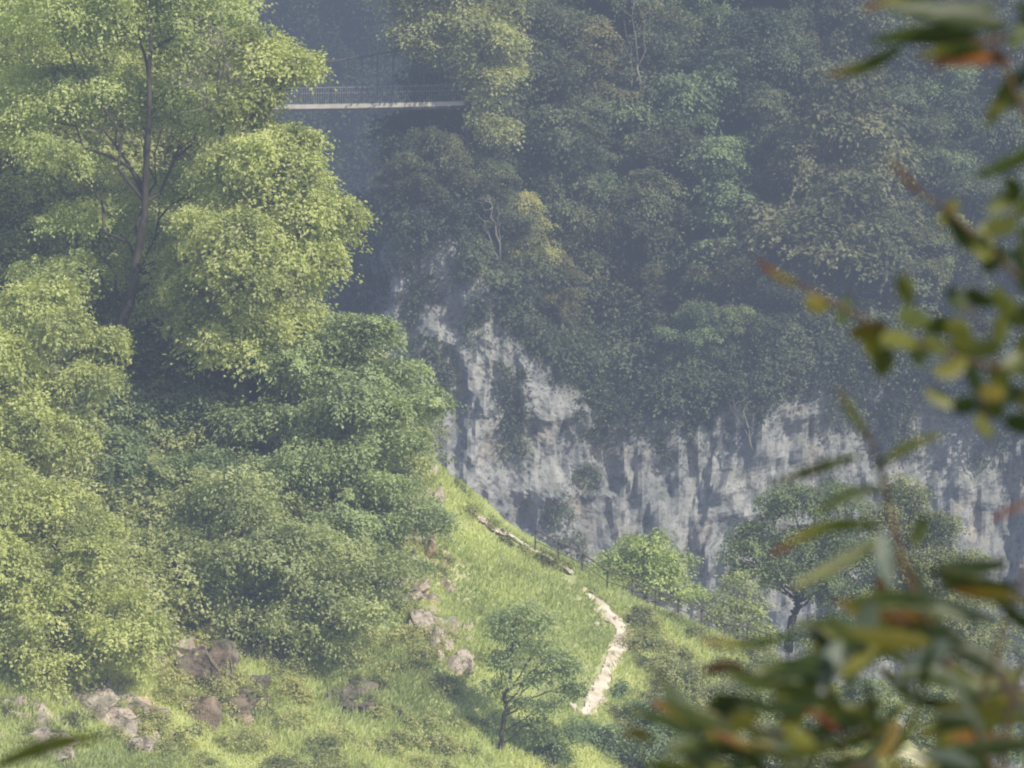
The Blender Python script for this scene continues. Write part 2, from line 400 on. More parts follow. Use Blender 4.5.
# ------------------------------------------------------------------ footpath
def ribbon(W, w, r):
    n = len(W); t = np.linspace(0, n - 1, (n - 1) * 7 + 1); c = np.stack([np.interp(t, np.arange(n), W[:, k]) for k in range(2)], -1)
    d = norm(np.gradient(c, axis=0)); s = np.c_[d[:, 1], -d[:, 0]]
    ww = w * (1 + .25 * fbm(t * .9, t * 0 + 3, 0, 3)); off = .16 * fbm(t * .7, t * 0 + 9, 0, 2)
    k = np.linspace(-1, 1, 7)
    jit = np.where(np.abs(k) > .9, 1, 0)[None] * r.uniform(-.05, .05, (len(t), 7))
    ww = ww * np.clip(np.minimum(t + .35, n - 1 - t + .5) / 1.2, .35, 1)
    XY = c[:, None] + s[:, None] * ((k[None] * ww[:, None] + off[:, None] + jit))[..., None]
    return XY[..., 0], XY[..., 1]
X, Y = ribbon(PW, .26, r2); Zp = hill_h(X, Y) + .05 + .03 * fbm(X * 4, Y * 4, 0, 2)
tag(link('path', grid_mesh('path', X, Y, Zp, M['path'])), kind='structure')
X, Y = ribbon(PW2, .17, r2); Zp = hill_h(X, Y) + .12
tag(link('ridge_path', grid_mesh('ridge_path', X, Y, Zp, M['path'])), kind='structure')
# loose stones on the path: uncountable rubble
mb = MB()
ico = None
import bmesh
def ico_arr(sub):
    b = bmesh.new(); bmesh.ops.create_icosphere(b, subdivisions=sub, radius=1)
    V = np.array([v.co for v in b.verts]); T = np.array([[v.index for v in f.verts] for f in b.faces]); b.free(); return V, T
IV1, IT1 = ico_arr(1); IV5, IT5 = ico_arr(5); IV4, IT4 = ico_arr(4)
for _ in range(26):
    k = r2.uniform(0, len(PW) - 1.001); i = int(k); q = PW[i] + (PW[i + 1] - PW[i]) * (k - i)
    q = ground(q[0] + r2.normal() * .28, q[1] + r2.normal() * .28); s = r2.uniform(.03, .11)
    mb.add(q + np.array([0, 0, .06]) + IV1 * s * r2.uniform(.6, 1.3, 3) * (1 + r2.uniform(-.2, .2, (len(IV1), 1))), None, IT1)
tag(link('rubble', mb.mesh('rubble', M['path'])), 'loose pale stones strewn along the footpath', 'stones', kind='stuff')

# ------------------------------------------------------------------ rock outcrops on the spur
def rock(px, py, rad, mat, label, seed, D=None, sink=.12):
    h = hit(px, py) if D is None else P(px, py, D)
    rr = np.random.default_rng(seed); rad = np.asarray(rad, float); Vs, Ts_, nn_ = [], [], 0
    nb = 9 if rad.max() > .8 else 5
    tilt = rr.uniform(-.5, .5)
    for b_ in range(nb):
        V = IV4.copy(); s = seed * 3.1 + b_
        for _ in range(12):
            d = norm(rr.normal(size=3) * np.array([1, 1, .8])); k = rr.uniform(.35, .7)
            pr = V @ d; V = V - np.clip(pr - k, 0, None)[:, None] * d
        nz = fbm(V[:, 0] * 3 + s, V[:, 1] * 3, V[:, 2] * 3, 4)
        V = V * (1 + .12 * nz)[:, None] * rad * rr.uniform(.35, .75) * np.array([1.1, 1, .8])
        a = tilt + rr.normal() * .2; ca, sa = math.cos(a), math.sin(a); V = V @ np.array([[ca, 0, sa], [0, 1, 0], [-sa, 0, ca]])
        ofs = np.array([rr.uniform(-.9, .9) * rad[0], 0, rr.uniform(-.6, .6) * rad[2]]) if b_ else np.zeros(3)
        q = h + np.array([ofs[0], 0, 0])
        # blocks follow the bank: higher blocks sit further back where the ground is higher
        if ofs[2] != 0:
            q = q + np.array([0, ofs[2] * 1.7, 0])
        q[2] = ground(q[0], q[1])[2] if D is None else q[2] + ofs[2]
        Vs.append(V + (q - h)); Ts_.append(IT4 + nn_); nn_ += len(V)
    V = np.vstack(Vs); T_ = np.vstack(Ts_)
    o = link('rock_outcrop', mesh_from('rock_outcrop', V, None, T_, mat, None, False), None, h + np.array([0, 0, -sink * rad[2]]))
    tag(o, label, 'rock', 'rock outcrops on the near spur'); return o
rock(416,468,(.55,.9,1.25), M['rock'], 'tan rock step on the spur crest against the grey cliff', 1)
rock(428,500,(0.70,1.22,1.11), M['rock'], 'small tan crest rock just below the highest crest rock', 2)
rock(427,548,(0.65,1.02,1.32), M['rock'], 'narrow white rock beside the grass under the overhanging leaves', 3)
rock(408,590,(0.81,0.81,0.57), M['rock'], 'flat white rock peeping from leaves left of the grass', 4)
rock(423,628,(0.70,1.02,1.26), M['rock'], 'pale upright slab on the grass, left one of the close pair', 5)
rock(448,640,(0.85,1.02,1.11), M['rock'], 'pale slab with dark cleft on the grass, right one of the close pair', 6)
rock(466,628,(0.36,0.61,0.61), M['rock'], 'smallest white stone right of the paired slabs', 16)
rock(354,694,(0.92,1.02,0.61), M['rock_brown'], 'low brown rock lying alone in the lower grass', 7)
rock(205,668,(2.06,1.94,2.44), M['rock_brown'], 'big brown slanting outcrop under the dark tree', 8)
rock(232,690,(1.62,1.41,0.92), M['rock_brown'], 'brown slanting slab at the right foot of the big brown outcrop', 9)
rock(176,650,(1.10,1.46,1.58), M['rock'], 'pinkish rock at upper left of the big brown outcrop', 10)
rock(88,708,(1.49,1.39,1.49), M['rock'], 'largest whitish outcrop at the lower left', 11)
rock(130,722,(1.00,1.00,1.39), M['rock'], 'broken white outcrop right of the largest whitish one', 12)
rock(28,716,(0.91,0.84,0.84), M['rock'], 'pale outcrop near the left edge under the trees', 13)
rock(62,745,(0.84,0.84,0.66), M['rock'], 'low white outcrop below the largest whitish one', 14)
rock(244,722,(0.61,0.61,0.51), M['rock'], 'little pale stone below the brown slanting slab', 17)

# ------------------------------------------------------------------ trees of the near hill
def limb_path(a, b, r, n=7, wob=.12):
    t = np.linspace(0, 1, n)[:, None]; L = np.linalg.norm(b - a)
    c = a + (b - a) * t; c[:, 2] += .12 * L * np.sin(t[:, 0] * math.pi) * r.uniform(-.6, 1)
    w = r.normal(size=(n, 3)) * wob * L * .22; w[0] = 0; w[-1] = 0
    return c + w
def split(lobes, r, k=5, f=.54, fl=.95):
    o = []
    for lb in lobes:
        c = np.asarray(lb[0]); R3 = np.asarray(lb[1]) * np.ones(3); sh = lb[2] if len(lb) > 2 else 0
        a0 = r.uniform(0, 6.28)
        for j in range(k):
            a = a0 + j * 6.28 / k + r.uniform(-.4, .4); e = r.uniform(-.75, .75)
            d = np.array([math.cos(a) * math.cos(e), math.sin(a) * math.cos(e), math.sin(e)])
            g = f * r.uniform(.75, 1.2); o.append((c + d * R3 * r.uniform(.5, .8), (R3[0] * g * 1.15, R3[1] * g * 1.15, R3[2] * g * fl), sh + r.normal() * .08))
    return o
def hero_tree(name, label, base, trunk, lobes, mat, leaf=.14, spray=.42, dens=1.0, per=60, seed=0, rad=.16, bark='bark', tint=0., flat=.3, group=None, sag=.35, twigs=3):
    r = np.random.default_rng(seed)
    base = np.asarray(base, float)
    root = empty(name, base); tag(root, label, 'tree', group)
    T = np.vstack([[base + np.array([0, 0, -.4])], np.asarray(trunk, float)])
    tt = np.linspace(0, len(T) - 1, len(T) * 5); Ts = np.stack([np.interp(tt, np.arange(len(T)), T[:, k]) for k in range(3)], -1)
    Ts[1:] += r.normal(size=Ts[1:].shape) * .03
    mb = MB(); mb.tube(Ts - base, rad * np.linspace(1.25, .25, len(Ts)), 8, rough=.06)
    for lb in lobes:
        c = np.asarray(lb[0]); rr = np.mean(lb[1])
        low = [k for k in range(len(Ts)) if Ts[k, 2] < c[2] - .15 * rr] or [1]
        k = low[int(len(low) * r.uniform(.55, .98)) - 1] if len(low) > 1 else low[0]
        k = max(k, 2)
        pth = limb_path(Ts[k], c, r); mb.tube(pth - base, rad * .42 * np.linspace(1, .3, len(pth)), 6)
        for _ in range(twigs):
            e = c + norm(r.normal(size=3) + np.array([0, 0, .4])) * np.asarray(lb[1]) * r.uniform(.6, .95)
            q = limb_path(pth[r.integers(3, 6)], e, r, 6, .2); mb.tube(q - base, rad * .16 * np.linspace(1, .3, len(q)), 5)
    link('trunk', mb.mesh('trunk', M[bark], True), root)
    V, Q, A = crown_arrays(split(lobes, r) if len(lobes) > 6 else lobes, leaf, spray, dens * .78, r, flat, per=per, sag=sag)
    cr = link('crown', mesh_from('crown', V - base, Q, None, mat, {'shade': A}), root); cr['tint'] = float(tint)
    return root
def LB(D, items):
    """(px, py, radius px, depth offset, [flatten], [shade])"""
    out = []
    for it in items:
        px, py, rp, dd = it[:4]; fl = it[4] if len(it) > 4 else .8; s = it[5] if len(it) > 5 else 0
        d = D + dd; rm = rp * d / F
        out.append((P(px, py, d), (rm, rm, rm * fl), s))
    return out
NG = 'broadleaf trees on the near hillside'
# feathery tree with the tall visible stem
D = 186
hero_tree('broadleaf_tree', 'tall feathery green tree whose slender leaning stem shows through', P(106,400,D),
          [P(112,360,D-2.3), P(132,290,D-2.3), P(142,230,D-2.3), P(148,150,D-2.2), P(150,60,D-1.5), P(150,-20,D-1)],
          LB(D, [(130,-10,70,0),(60,30,60,0,.7),(205,20,55,0,.7),(95,95,60,1,.6),(205,110,50,1,.6),(60,150,48,0,.5),(175,180,45,1,.5),(225,175,40,0,.5),(90,210,45,1.2,.5),
                 (195,245,55,0,.55),(70,270,50,1,.5),(190,300,50,1,.5),(150,100,50,1.5,.6),(40,100,50,1)]), M['leaf_bright'], .13, .40, 1.1, 64, seed=21, rad=.16, tint=.05, group=NG)
D = 183
hero_tree('broadleaf_tree', 'bright yellow green tree reaching right in front of the footbridge', P(255,420,D+3),
          [P(252,360,D), P(250,280,D), P(245,200,D), P(252,120,D), P(262,60,D)],
          LB(D, [(258,48,32,0),(288,66,28,0,.7),(305,60,18,0,.7),(240,105,32,0,.75),(278,136,26,0,.6),(305,140,18,0,.6),(250,170,50,0),(285,175,42,0),(325,207,34,0,.55),(290,215,50,0,.7),(235,230,52,-1),
                 (305,255,36,0,.6),(262,272,52,-1),(322,272,20,0,.6),(210,270,50,0),(225,320,55,0),(275,325,42,0)]), M['leaf_bright'], .14, .38, 1.2, 66, seed=22, rad=.15, tint=.12, group=NG)
D = 186
hero_tree('broadleaf_tree', 'dense tree with horizontal leaf layers overhanging the cliff beside the crest', P(255,560,D-3),
          [P(262,520,D-4), P(285,470,D-3.5), P(310,420,D-3), P(330,370,D-3), P(345,330,D-3)],
          LB(D-3, [(335,335,36,0,.6),(372,330,28,0,.5),(300,365,42,0,.6),(362,372,42,0,.5),(400,368,26,0,.4),(410,400,34,0,.4),(340,410,52,-1,.6),(280,420,45,0,.6),(395,435,34,-1,.45),
                   (425,405,20,0,.35),(330,460,55,-1,.55),(380,480,36,-1,.45),(275,480,50,-1,.6),(405,515,36,-1,.38),(350,520,50,-1,.5),(435,520,20,-1,.3),(300,540,50,-2,.55),(390,560,30,-2,.4),
                   (230,520,45,-1,.6)]), M['leaf_green'], .13, .36, 1.15, 62, seed=23, rad=.16, flat=.22, group=NG)
D = 178
hero_tree('broadleaf_tree', 'wide bushy green tree spreading over the big brown outcrop', P(262,655,D),
          [P(258,620,D-.5), P(250,580,D-.5), P(245,540,D-.5), P(240,500,D)],
          LB(D-1, [(240,500,50,1),(300,540,46,0,.7),(200,545,50,1,.7),(255,560,55,0,.7),(325,585,44,0,.6),(355,610,30,-.5,.5),(290,620,46,0,.6),(240,610,38,0,.6),(195,600,38,1,.6),(365,560,36,1,.5),
                   (330,640,30,0,.5),(160,560,40,2,.7),(380,600,22,0,.5)]), M['leaf_green'], .13, .38, 1.1, 58, seed=24, rad=.15, tint=.1, group=NG)
D = 176
hero_tree('broadleaf_tree', 'rounded yellow green tree in the lower left corner above white rocks', P(62,690,D-3),
          [P(60,650,D-4), P(58,600,D-4), P(55,540,D-4), P(50,500,D-4)],
          LB(D-4, [(30,500,52,0),(80,520,32,0,.8),(10,560,55,-1),(75,570,45,-1,.7),(125,600,28,-1,.7),(40,610,50,-1.5,.7),(100,630,42,-1,.7),(150,630,22,-1,.7),(0,650,45,-1.5,.7),(60,665,42,-1,.5),
                   (135,652,26,-1,.5),(-20,480,40,0),(10,690,30,-1,.5)]), M['leaf_bright'], .13, .36, 1.1, 58, seed=25, rad=.14, tint=.14, group=NG)
D = 181
hero_tree('broadleaf_tree', 'small yellow green tree at the left edge with one bare pale twig', P(30,520,D-2),
          [P(30,480,D-4), P(32,430,D-4), P(30,390,D-4)],
          LB(D-4, [(10,350,40,0),(45,385,30,0,.7),(20,420,42,-.5,.7),(62,425,26,0,.6),(35,445,34,0,.5),(-20,390,40,0),(80,440,16,0,.4),(10,310,35,1),(60,325,34,0),(105,345,26,1),(55,290,30,1),(95,380,24,0,.8)]), M['leaf_bright'], .135, .36, 1.1, 56, seed=26, rad=.1, tint=.12, group=NG)
D = 189
hero_tree('broadleaf_tree', 'shaded dark green tree in the hollow between the left crowns', P(150,520,D-3),
          [P(150,470,D-2), P(148,420,D-2), P(150,360,D-2)],
          LB(D-1, [(150,340,50,0),(110,400,45,1,.7),(190,390,50,0,.7),(150,440,50,0,.7),(100,455,40,0,.7),(215,440,45,0,.7),(180,490,45,-1,.7),(120,510,40,-1,.7),(230,380,45,0,.8),(260,400,40,1,.8),(60,340,45,2,.8)]),
          M['leaf_deep'], .14, .40, 1.1, 56, seed=27, rad=.13, tint=0, group=NG)
D = 193
hero_tree('broadleaf_tree', 'greyish green tree filling the upper left corner', P(10,330,D-2),
          [P(10,270,D-1), P(14,180,D-1), P(20,90,D), P(20,0,D)],
          LB(D, [(0,-20,70,0),(50,60,60,0),(-10,100,60,0),(20,180,55,0,.7),(70,200,50,1,.7),(-20,240,55,0,.7),(40,270,55,0,.7),(10,310,45,-1,.7),(110,60,60,2),(110,330,50,0,.7),(80,390,40,-1,.7)]),
          M['leaf_bright'], .135, .40, 1.1, 62, seed=28, rad=.16, tint=.1, group=NG)
D = 195
hero_tree('broadleaf_tree', 'tree standing behind the feathery one at the top left of the ravine', P(200,330,D),
          [P(200,250,D), P(198,160,D), P(190,60,D), P(185,0,D)],
          LB(D, [(170,-30,70,0),(110,20,60,1),(225,215,60,0),(170,150,60,1),(130,230,60,1),(210,300,60,0),(140,300,60,0),(250,350,50,0),(200,60,45,2,.8)]),
          M['leaf_green'], .15, .44, 1.0, 56, seed=29, rad=.16, tint=.2, group=NG)
D = 184
hero_tree('broadleaf_tree', 'low green tree in the gap right of the rounded yellow green crown', P(150,600,D-3), [P(150,560,D-3), P(145,520,D-3)],
          LB(D-3, [(120,470,36,0,.7),(160,480,36,0,.7),(130,520,36,0,.7),(175,530,32,0,.7),(110,440,26,1,.7),(205,470,34,0,.7),(140,415,34,3,.7),(185,410,36,3,.7),(100,395,30,3,.7),(200,360,40,5,.7)]), M['leaf_deep'], .14, .38, 1.1, 56, seed=30, rad=.1, tint=.1, group=NG)
D = 196
hero_tree('broadleaf_tree', 'shaded tree standing behind the slender leaning stem', P(110,330,D), [P(110,300,D), P(110,240,D), P(115,180,D)],
          LB(D, [(110,250,45,0,.8),(130,200,45,0,.8),(80,230,45,0,.8),(120,300,45,0,.8),(150,270,40,0,.8),(75,180,40,0,.8),(150,350,40,0,.8)]), M['leaf_deep'], .15, .42, 1.0, 52, seed=32, rad=.1, tint=.2, group=NG)
# dead branches beside the bridge
def bare_tree(label, base, ends, r, rad=.09):
    root = empty('dead_tree', base); tag(root, label, 'tree')
    mb = MB()
    for e, w in ends:
        q = limb_path(base, e, r, 8, .14); mb.tube(q - base, rad * w * np.linspace(1, .25, 8), 6)
        for _ in range(6):
            k = r.integers(3, 8); f = q[k] + norm(r.normal(size=3) + norm(e - base) * .9) * r.uniform(.4, 1.1)
            q2 = limb_path(q[k], f, r, 6, .25); mb.tube(q2 - base, rad * w * .35 * np.linspace(1, .3, 6), 5)
            for _ in range(3):
                j = r.integers(2, 6); g = q2[j] + norm(r.normal(size=3) + norm(f - q[k]) * .8) * r.uniform(.2, .5)
                q3 = limb_path(q2[j], g, r, 4, .25); mb.tube(q3 - base, rad * w * .2 * np.linspace(1, .4, 4), 4)
    link('trunk', mb.mesh('trunk', M['bark_pale'], True), root)
r3 = np.random.default_rng(31)
bare_tree('leafless pale grey tree poking up left of the footbridge', P(222,135,184.5),
          [(P(228,50,181.4),.8), (P(208,28,181.4),.7), (P(188,58,181.2),.6), (P(192,82,181.2),.6), (P(222,22,181.4),.6), (P(236,50,181.4),.5), (P(182,78,181),.5)], r3, .07)

# the lone small tree on the grass
b = hit(500, 752)
D = float(b @ FWD)
hero_tree('sapling', 'small open crowned tree standing alone on the lower grass', b,
          [P(502,735,D), P(506,700,D), P(510,670,D), P(513,640,D), P(516,612,D)],
          LB(D, [(518,612,22,0,.6),(545,618,18,0,.5),(508,632,20,0,.5),(535,645,20,.3,.5),(500,622,12,0,.5),(557,655,18,0,.4),(512,662,18,0,.4),(495,682,16,-.2,.4),(540,678,18,.2,.4),(568,668,12,0,.4),(520,700,18,0,.4),
                 (548,706,16,0,.4),(498,655,10,0,.4),(575,690,10,0,.4),(535,722,14,0,.35)]),
          M['leaf_green'], .11, .24, .42, 30, seed=40, rad=.075, flat=.4, sag=.5, twigs=3)

# trees and bushes right of the crest
def px_bush(name, label, D, base, items, mat, seed, leaf=.11, spray=.28, dens=1.0, per=40, tint=.1, rad=.06, cat=None, group=None):
    t = [P(base[0], base[1] - 12, D), P(*[np.mean([i[0] for i in items]), np.mean([i[1] for i in items])], D)]
    o = hero_tree(name, label, P(base[0], base[1], D), t, LB(D, items), mat, leaf, spray, dens, per, seed, rad, tint=tint, group=group)
    if cat: o['category'] = cat
    return o
px_bush('bush', 'pale green rounded bush behind the crest, below the grey cliff', 191, (645,606), [(622,560,22,0,.8),(645,545,22,0,.8),(668,560,22,0,.8),(655,580,30,0,.6),(620,582,24,0,.5),(690,592,20,0,.5),(600,570,12,0,.5)], M['leaf_bright'], 41, tint=.0, cat='bush')
px_bush('bush', 'narrow grey green bush between the pale bush and the curved tree', 190.5, (738,645), [(738,590,18,0,1),(730,612,20,0,.8),(750,618,20,0,.8),(715,625,16,0,.7),(760,640,18,0,.7)], M['leaf_green'], 42, tint=.1, cat='bush')
hero_tree('broadleaf_tree', 'grey green tree on a thick dark curving trunk in front of the cliff', P(788,640,193), [P(792,622,193), P(797,606,193), P(800,595,193), P(812,560,193), P(815,520,193)],
          LB(193, [(790,505,30,0,.7),(755,525,22,0,.6),(830,500,28,0,.7),(765,550,22,0,.5),(800,540,36,0,.6),(845,545,34,0,.7),(850,590,30,0,.7),(835,620,28,0,.6),(870,560,26,0,.7),(742,570,12,0,.5),(768,578,20,-.3,.8),(822,588,28,-.3,.8),(745,550,20,0,.8),(792,562,30,-.3,.7),(762,635,18,-.5,.8),(815,632,22,-.5,.8)]), M['leaf_pale'], .11, .28, .8, 40, 43, .13, bark='deck_dark', tint=.1)
hero_tree('broadleaf_tree', 'pale green tree behind the blurred twigs at the right', P(915,640,194), [P(912,600,194), P(908,540,194), P(905,500,194)],
          LB(194, [(905,488,22,0,.9),(890,520,28,0,.8),(935,520,24,0,.8),(915,550,34,0,.8),(950,560,28,0,.7),(900,590,36,0,.7),(960,600,34,0,.7),(925,630,36,0,.6),(985,640,34,0,.7),(880,640,30,0,.6)]), M['leaf_pale'], .11, .28, .9, 40, 44, .12, tint=.3)
k = 0
for (px, py, s, mt, tn, lb) in [(600,735,34,'leaf_deep',.0,'dark grey green bush below the end of the footpath'), (650,720,30,'leaf_pale',.0,'grey bush right of the lowest bend of the footpath'),
                   (690,690,24,'leaf_green',.2,'mid green bush on the slope a little below the fence'), (640,765,36,'leaf_deep',.1,'dark bush at the bottom edge under the grey bush'),
                   (700,745,36,'leaf_green',.1,'broad green bush at the bottom, left of the blurred leaves'), (645,640,13,'leaf_deep',.1,'small round dark bush right of the footpath bend'),
                   (622,690,11,'leaf_deep',.0,'tiny dark bush hugging the right side of the footpath'), (680,655,13,'leaf_green',.2,'little upright shrub halfway between footpath and fence'),
                   (745,700,34,'leaf_green',.1,'green bush half hidden by the blurred orange tipped leaf'), (790,690,34,'leaf_pale',.1,'greyish bush under the curving dark trunk'),
                   (560,752,24,'leaf_deep',.1,'dark bush at the bottom edge right of the lone small tree'), (835,720,40,'leaf_pale',.1,'large pale bush behind the densest blurred leaves'),
                   (760,755,40,'leaf_green',.2,'low green bush at the bottom edge behind blurred leaves'), (628,622,8,'leaf_pale',.3,'tiny pale bush at the top of the footpath'),
                   (905,720,40,'leaf_green',.1,'green bush at lower right behind the blurred stem'), (980,730,40,'leaf_pale',.0,'grey bush in the lower right corner behind leaves')]:
    h = hit(px, py + s * .5)
    if h is None: h = P(px, py + s * .5, 192)
    D = float(h @ FWD); k += 1
    rr = np.random.default_rng(60 + k)
    its = [(px + rr.uniform(-1, 1) * s, py - s * .1 + rr.uniform(-.6, .5) * s, s * rr.uniform(.45, .7), rr.uniform(-.4, .4), .75) for _ in range(5 if s > 15 else 3)]
    px_bush('bush', lb, D, (px, py + s * .6), its, M[mt], 60 + k, .1, .22, .9, 34, tn, .04, 'bush')
px_bush('bush', 'tiny bush growing at the crest foot of the grey cliff', 189.5, (458,505), [(456,488,9,0,1),(462,497,8,0,.8)], M['leaf_pale'], 90, .09, .14, .8, 24, .4, .03, 'bush')
for i, (px, py, s, lb) in enumerate([(300,690,26,'weedy green bush on the lower grass left of the brown rock'), (395,665,16,'small weedy bush between the brown rock and the paired slabs'), (175,735,22,'low bush on the lower slope right of the white rocks'),
                   (215,640,22,'dark bush under the overhanging tree beside the outcrop'), (430,740,18,'low herb bush left of the lone small tree'), (400,715,14,'small tuft of leaves on the lower grass')]):
    h = hit(px, py + s * .5); D = float(h @ FWD); rr = np.random.default_rng(95 + i)
    its = [(px + rr.uniform(-1, 1) * s, py + rr.uniform(-.4, .4) * s, s * rr.uniform(.4, .6), 0, .6) for _ in range(4)]
    px_bush('bush', lb, D, (px, py + s * .5), its, M['leaf_green'], 95 + i, .09, .2, .8, 28, .3, .03, 'bush')

# ------------------------------------------------------------------ fence on the crest
fr = empty('fence', P(600,585,189)); tag(fr, 'thin wood and wire fence running down along the crest', 'fence')
fb = np.array(P(600,585,189))
fpx = [(535,560),(558,569),(582,579),(607,591),(632,602),(655,613),(678,624),(701,636),(724,648),(747,660),(770,672)]
tops = []
for i, (px, py) in enumerate(fpx):
    q = P(px, py, 188.9); q[2] = ground(q[0], q[1])[2]
    mb = MB(); mb.tube(np.array([q - [0, 0, .2], q + [0.01, 0, .4], q + [.02, 0, .78]]) - fb, .035, 6); link('post', mb.mesh('post', M['post']), fr)
    tops.append(q)
for hh, rr in ((.76, .03), (.42, .018)):
    mb = MB(); mb.tube(np.array([t + [.01, -.06, hh] for t in tops]) - fb, rr, 6); link('rail', mb.mesh('rail', M['post']), fr)

# ------------------------------------------------------------------ far side: cliff and forested slope
top_px = [(1500,440,296),(1300,430,297),(1150,415,298),(1024,395,298),(960,385,298.5),(900,370,299),(850,360,299),(800,365,299),(750,375,299),(700,395,300),(660,385,300),(610,405,300),(570,370,299),(540,345,298.5),(510,290,298),(480,240,298),(450,222,298),(420,220,298),(392,226,299),
          (380,235,312),(372,245,335),(364,255,360),(350,260,400)]
TP = np.array([P(*c) for c in top_px])
seg = np.r_[0, np.cumsum(np.linalg.norm(np.diff(TP[:, :2], axis=0), axis=1))]
U = np.arange(0, seg[-1], .22)
tx, ty, tz = [np.interp(U, seg, TP[:, k]) for k in range(3)]
ker = np.hanning(17); ker /= ker.sum()
def sm(a): return np.convolve(np.pad(a, 8, 'edge'), ker, 'valid')
tx, ty, tz = sm(tx), sm(ty), sm(tz)
tg = norm(np.c_[np.gradient(tx), np.gradient(ty)]); nx, ny = -tg[:, 1] , tg[:, 0]
# outward = toward the camera / gorge
flip = np.sign(nx * 0 + (-ny)) ; 
out = np.c_[tg[:, 1], -tg[:, 0]]
if out[len(out) // 3, 1] > 0: out = -out
nv = 190
v = np.linspace(0, 1, nv)
Zc = tz[None] + (-62 - tz[None]) * v[:, None]
Zc[0] = tz + .2
hh = tz[None] - Zc
uu = np.broadcast_to(U, Zc.shape)
but = fbm(uu * .09, Zc * .03, 1, 3) * 1.3
flu = (1 - np.abs(fbm(uu * .32, Zc * .06, 7, 3)) * 2.0) * .42
det = fbm(uu * 1.1, Zc * .5, 3, 4) * .42 + (1 - 2 * np.abs(fbm(uu * .9, Zc * .4, 13, 4))) * .30
led = .5 * np.clip(fbm(uu * .15, Zc * .5, 21, 3), -1, 1)
lean = hh * .10
dsp = but + flu + det + led + lean
dsp = dsp * np.clip(hh / 1.5, .15, 1)
Xc = tx[None] + out[:, 0][None] * dsp; Yc = ty[None] + out[:, 1][None] * dsp
tag(link('cliff', grid_mesh('cliff', Xc, Yc, Zc, M['cliff'], False)), 'grey streaked limestone cliff across the gorge', 'cliff', kind='structure')

# slope above the cliff
nvs = 90
vv = np.linspace(0, 62, nvs)
dirx = np.interp(U, [0, seg[17], seg[20], seg[-1]], [0, .05, .45, .5]); diry = np.interp(U, [0, seg[17], seg[20], seg[-1]], [.80, .80, .5, .4]); dirz = .74
Xs = tx[None] + dirx[None] * vv[:, None]; Ys = ty[None] + diry[None] * vv[:, None] + .0
Zs = tz[None] + dirz * vv[:, None] + fbm(Xs * .12, Ys * .12, 0, 3) * 1.2 * np.clip(vv[:, None] / 4, 0, 1) + .1
tag(link('far_slope', grid_mesh('far_slope', Xs, Ys, Zs, M['soil'])), kind='structure')
farV = np.stack([Xs, Ys, Zs], -1)
# projected coordinates of the slope grid for placing trees
def proj(q):
    d = q @ FWD; return 512 + (q @ RT) / d * F, 384 - (q @ UP) / d * F, d
spx, spy, sD = proj(farV.reshape(-1, 3)); farF = farV.reshape(-1, 3)
front = np.broadcast_to(U < seg[18], Xs.shape).ravel()
def far_ground(px, py):
    e = (spx - px) ** 2 + (spy - py) ** 2; e = np.where(front, e, 1e9); i = int(np.argmin(e)); return farF[i].copy(), float(e[i])

# deep side ravine walls behind the bridge
def sheet(name, rows, mat, n=60, amp=1.5):
    rows = np.array(rows, float)                          # rows x cols x 3
    a = np.linspace(0, rows.shape[0] - 1, n); b = np.linspace(0, rows.shape[1] - 1, n)
    g = np.stack([np.array([np.interp(b, np.arange(rows.shape[1]), row) for row in rows[..., k]]) for k in range(3)], -1)
    g = np.stack([np.stack([np.interp(a, np.arange(rows.shape[0]), g[:, j, k]) for j in range(n)], 1) for k in range(3)], -1)
    g[..., 1] += amp * fbm(g[..., 0] * .1, g[..., 2] * .1, 3, 3)
    tag(link(name, grid_mesh(name, g[..., 0], g[..., 1], g[..., 2], mat)), kind='structure'); return g
back = sheet('ravine_slope', [[(-70,395,-62),(-40,420,-62),(-15,425,-62),(20,415,-62)], [(-75,410,-20),(-42,445,-20),(-13,450,-20),(22,440,-20)], [(-85,440,36),(-45,480,36),(-10,485,36),(24,475,36)]], M['shade_painted_soil'])
left = sheet('left_bank', [[(-90,300,-62),(-55,305,-62),(-30,325,-62),(-36,420,-62)], [(-90,310,-12),(-58,318,-12),(-36,330,-9.0),(-42,420,-12)], [(-95,345,36),(-75,350,36),(-66,360,36),(-70,430,36)]], M['shade_painted_soil'])

def surf_cloud(name, g, mat, n, leaf, spray, seed, label, zmin=-40, lift=1.5, per=36):
    r = np.random.default_rng(seed); q = g.reshape(-1, 3); q = q[q[:, 2] > zmin]; a_, b_, _c = proj(q); k_ = (a_ > 60) & (a_ < 520) & (b_ > -90) & (b_ < 480); q = q[k_] if k_.sum() > 40 else q
    lob = []
    for i in r.integers(0, len(q), n):
        s = r.uniform(1.2, 3.0); lob.append((q[i] + np.array([r.normal() * .8, -s * .5 - r.uniform(0, lift), s * .3]), (s, s, s * .85), r.normal() * .2))
    V, Q, A = crown_arrays(lob, leaf, spray, .55, r, per=per)
    o = link(name, mesh_from(name, V, Q, None, mat, {'shade': A})); o['tint'] = 0.; tag(o, label, 'wood', kind='stuff')
surf_cloud('ravine_wood', back, M['leaf_shade_painted'], 460, .34, 1.0, 51, 'dark shaded wood deep in the ravine behind the bridge', zmin=-36)
surf_cloud('bank_wood', left, M['leaf_shade_painted'], 260, .34, 1.0, 52, 'dark wood on the left bank behind the near trees', zmin=-36)
# inner wall of the side gorge: growth in the shade-painted leaf colour
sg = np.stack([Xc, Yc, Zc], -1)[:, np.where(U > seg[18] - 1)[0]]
surf_cloud('gorge_growth', sg[2:150:3, ::3], M['leaf_shade_painted'], 130, .26, .7, 53, 'shaded growth on the inner wall of the side gorge', zmin=-48, lift=.3)

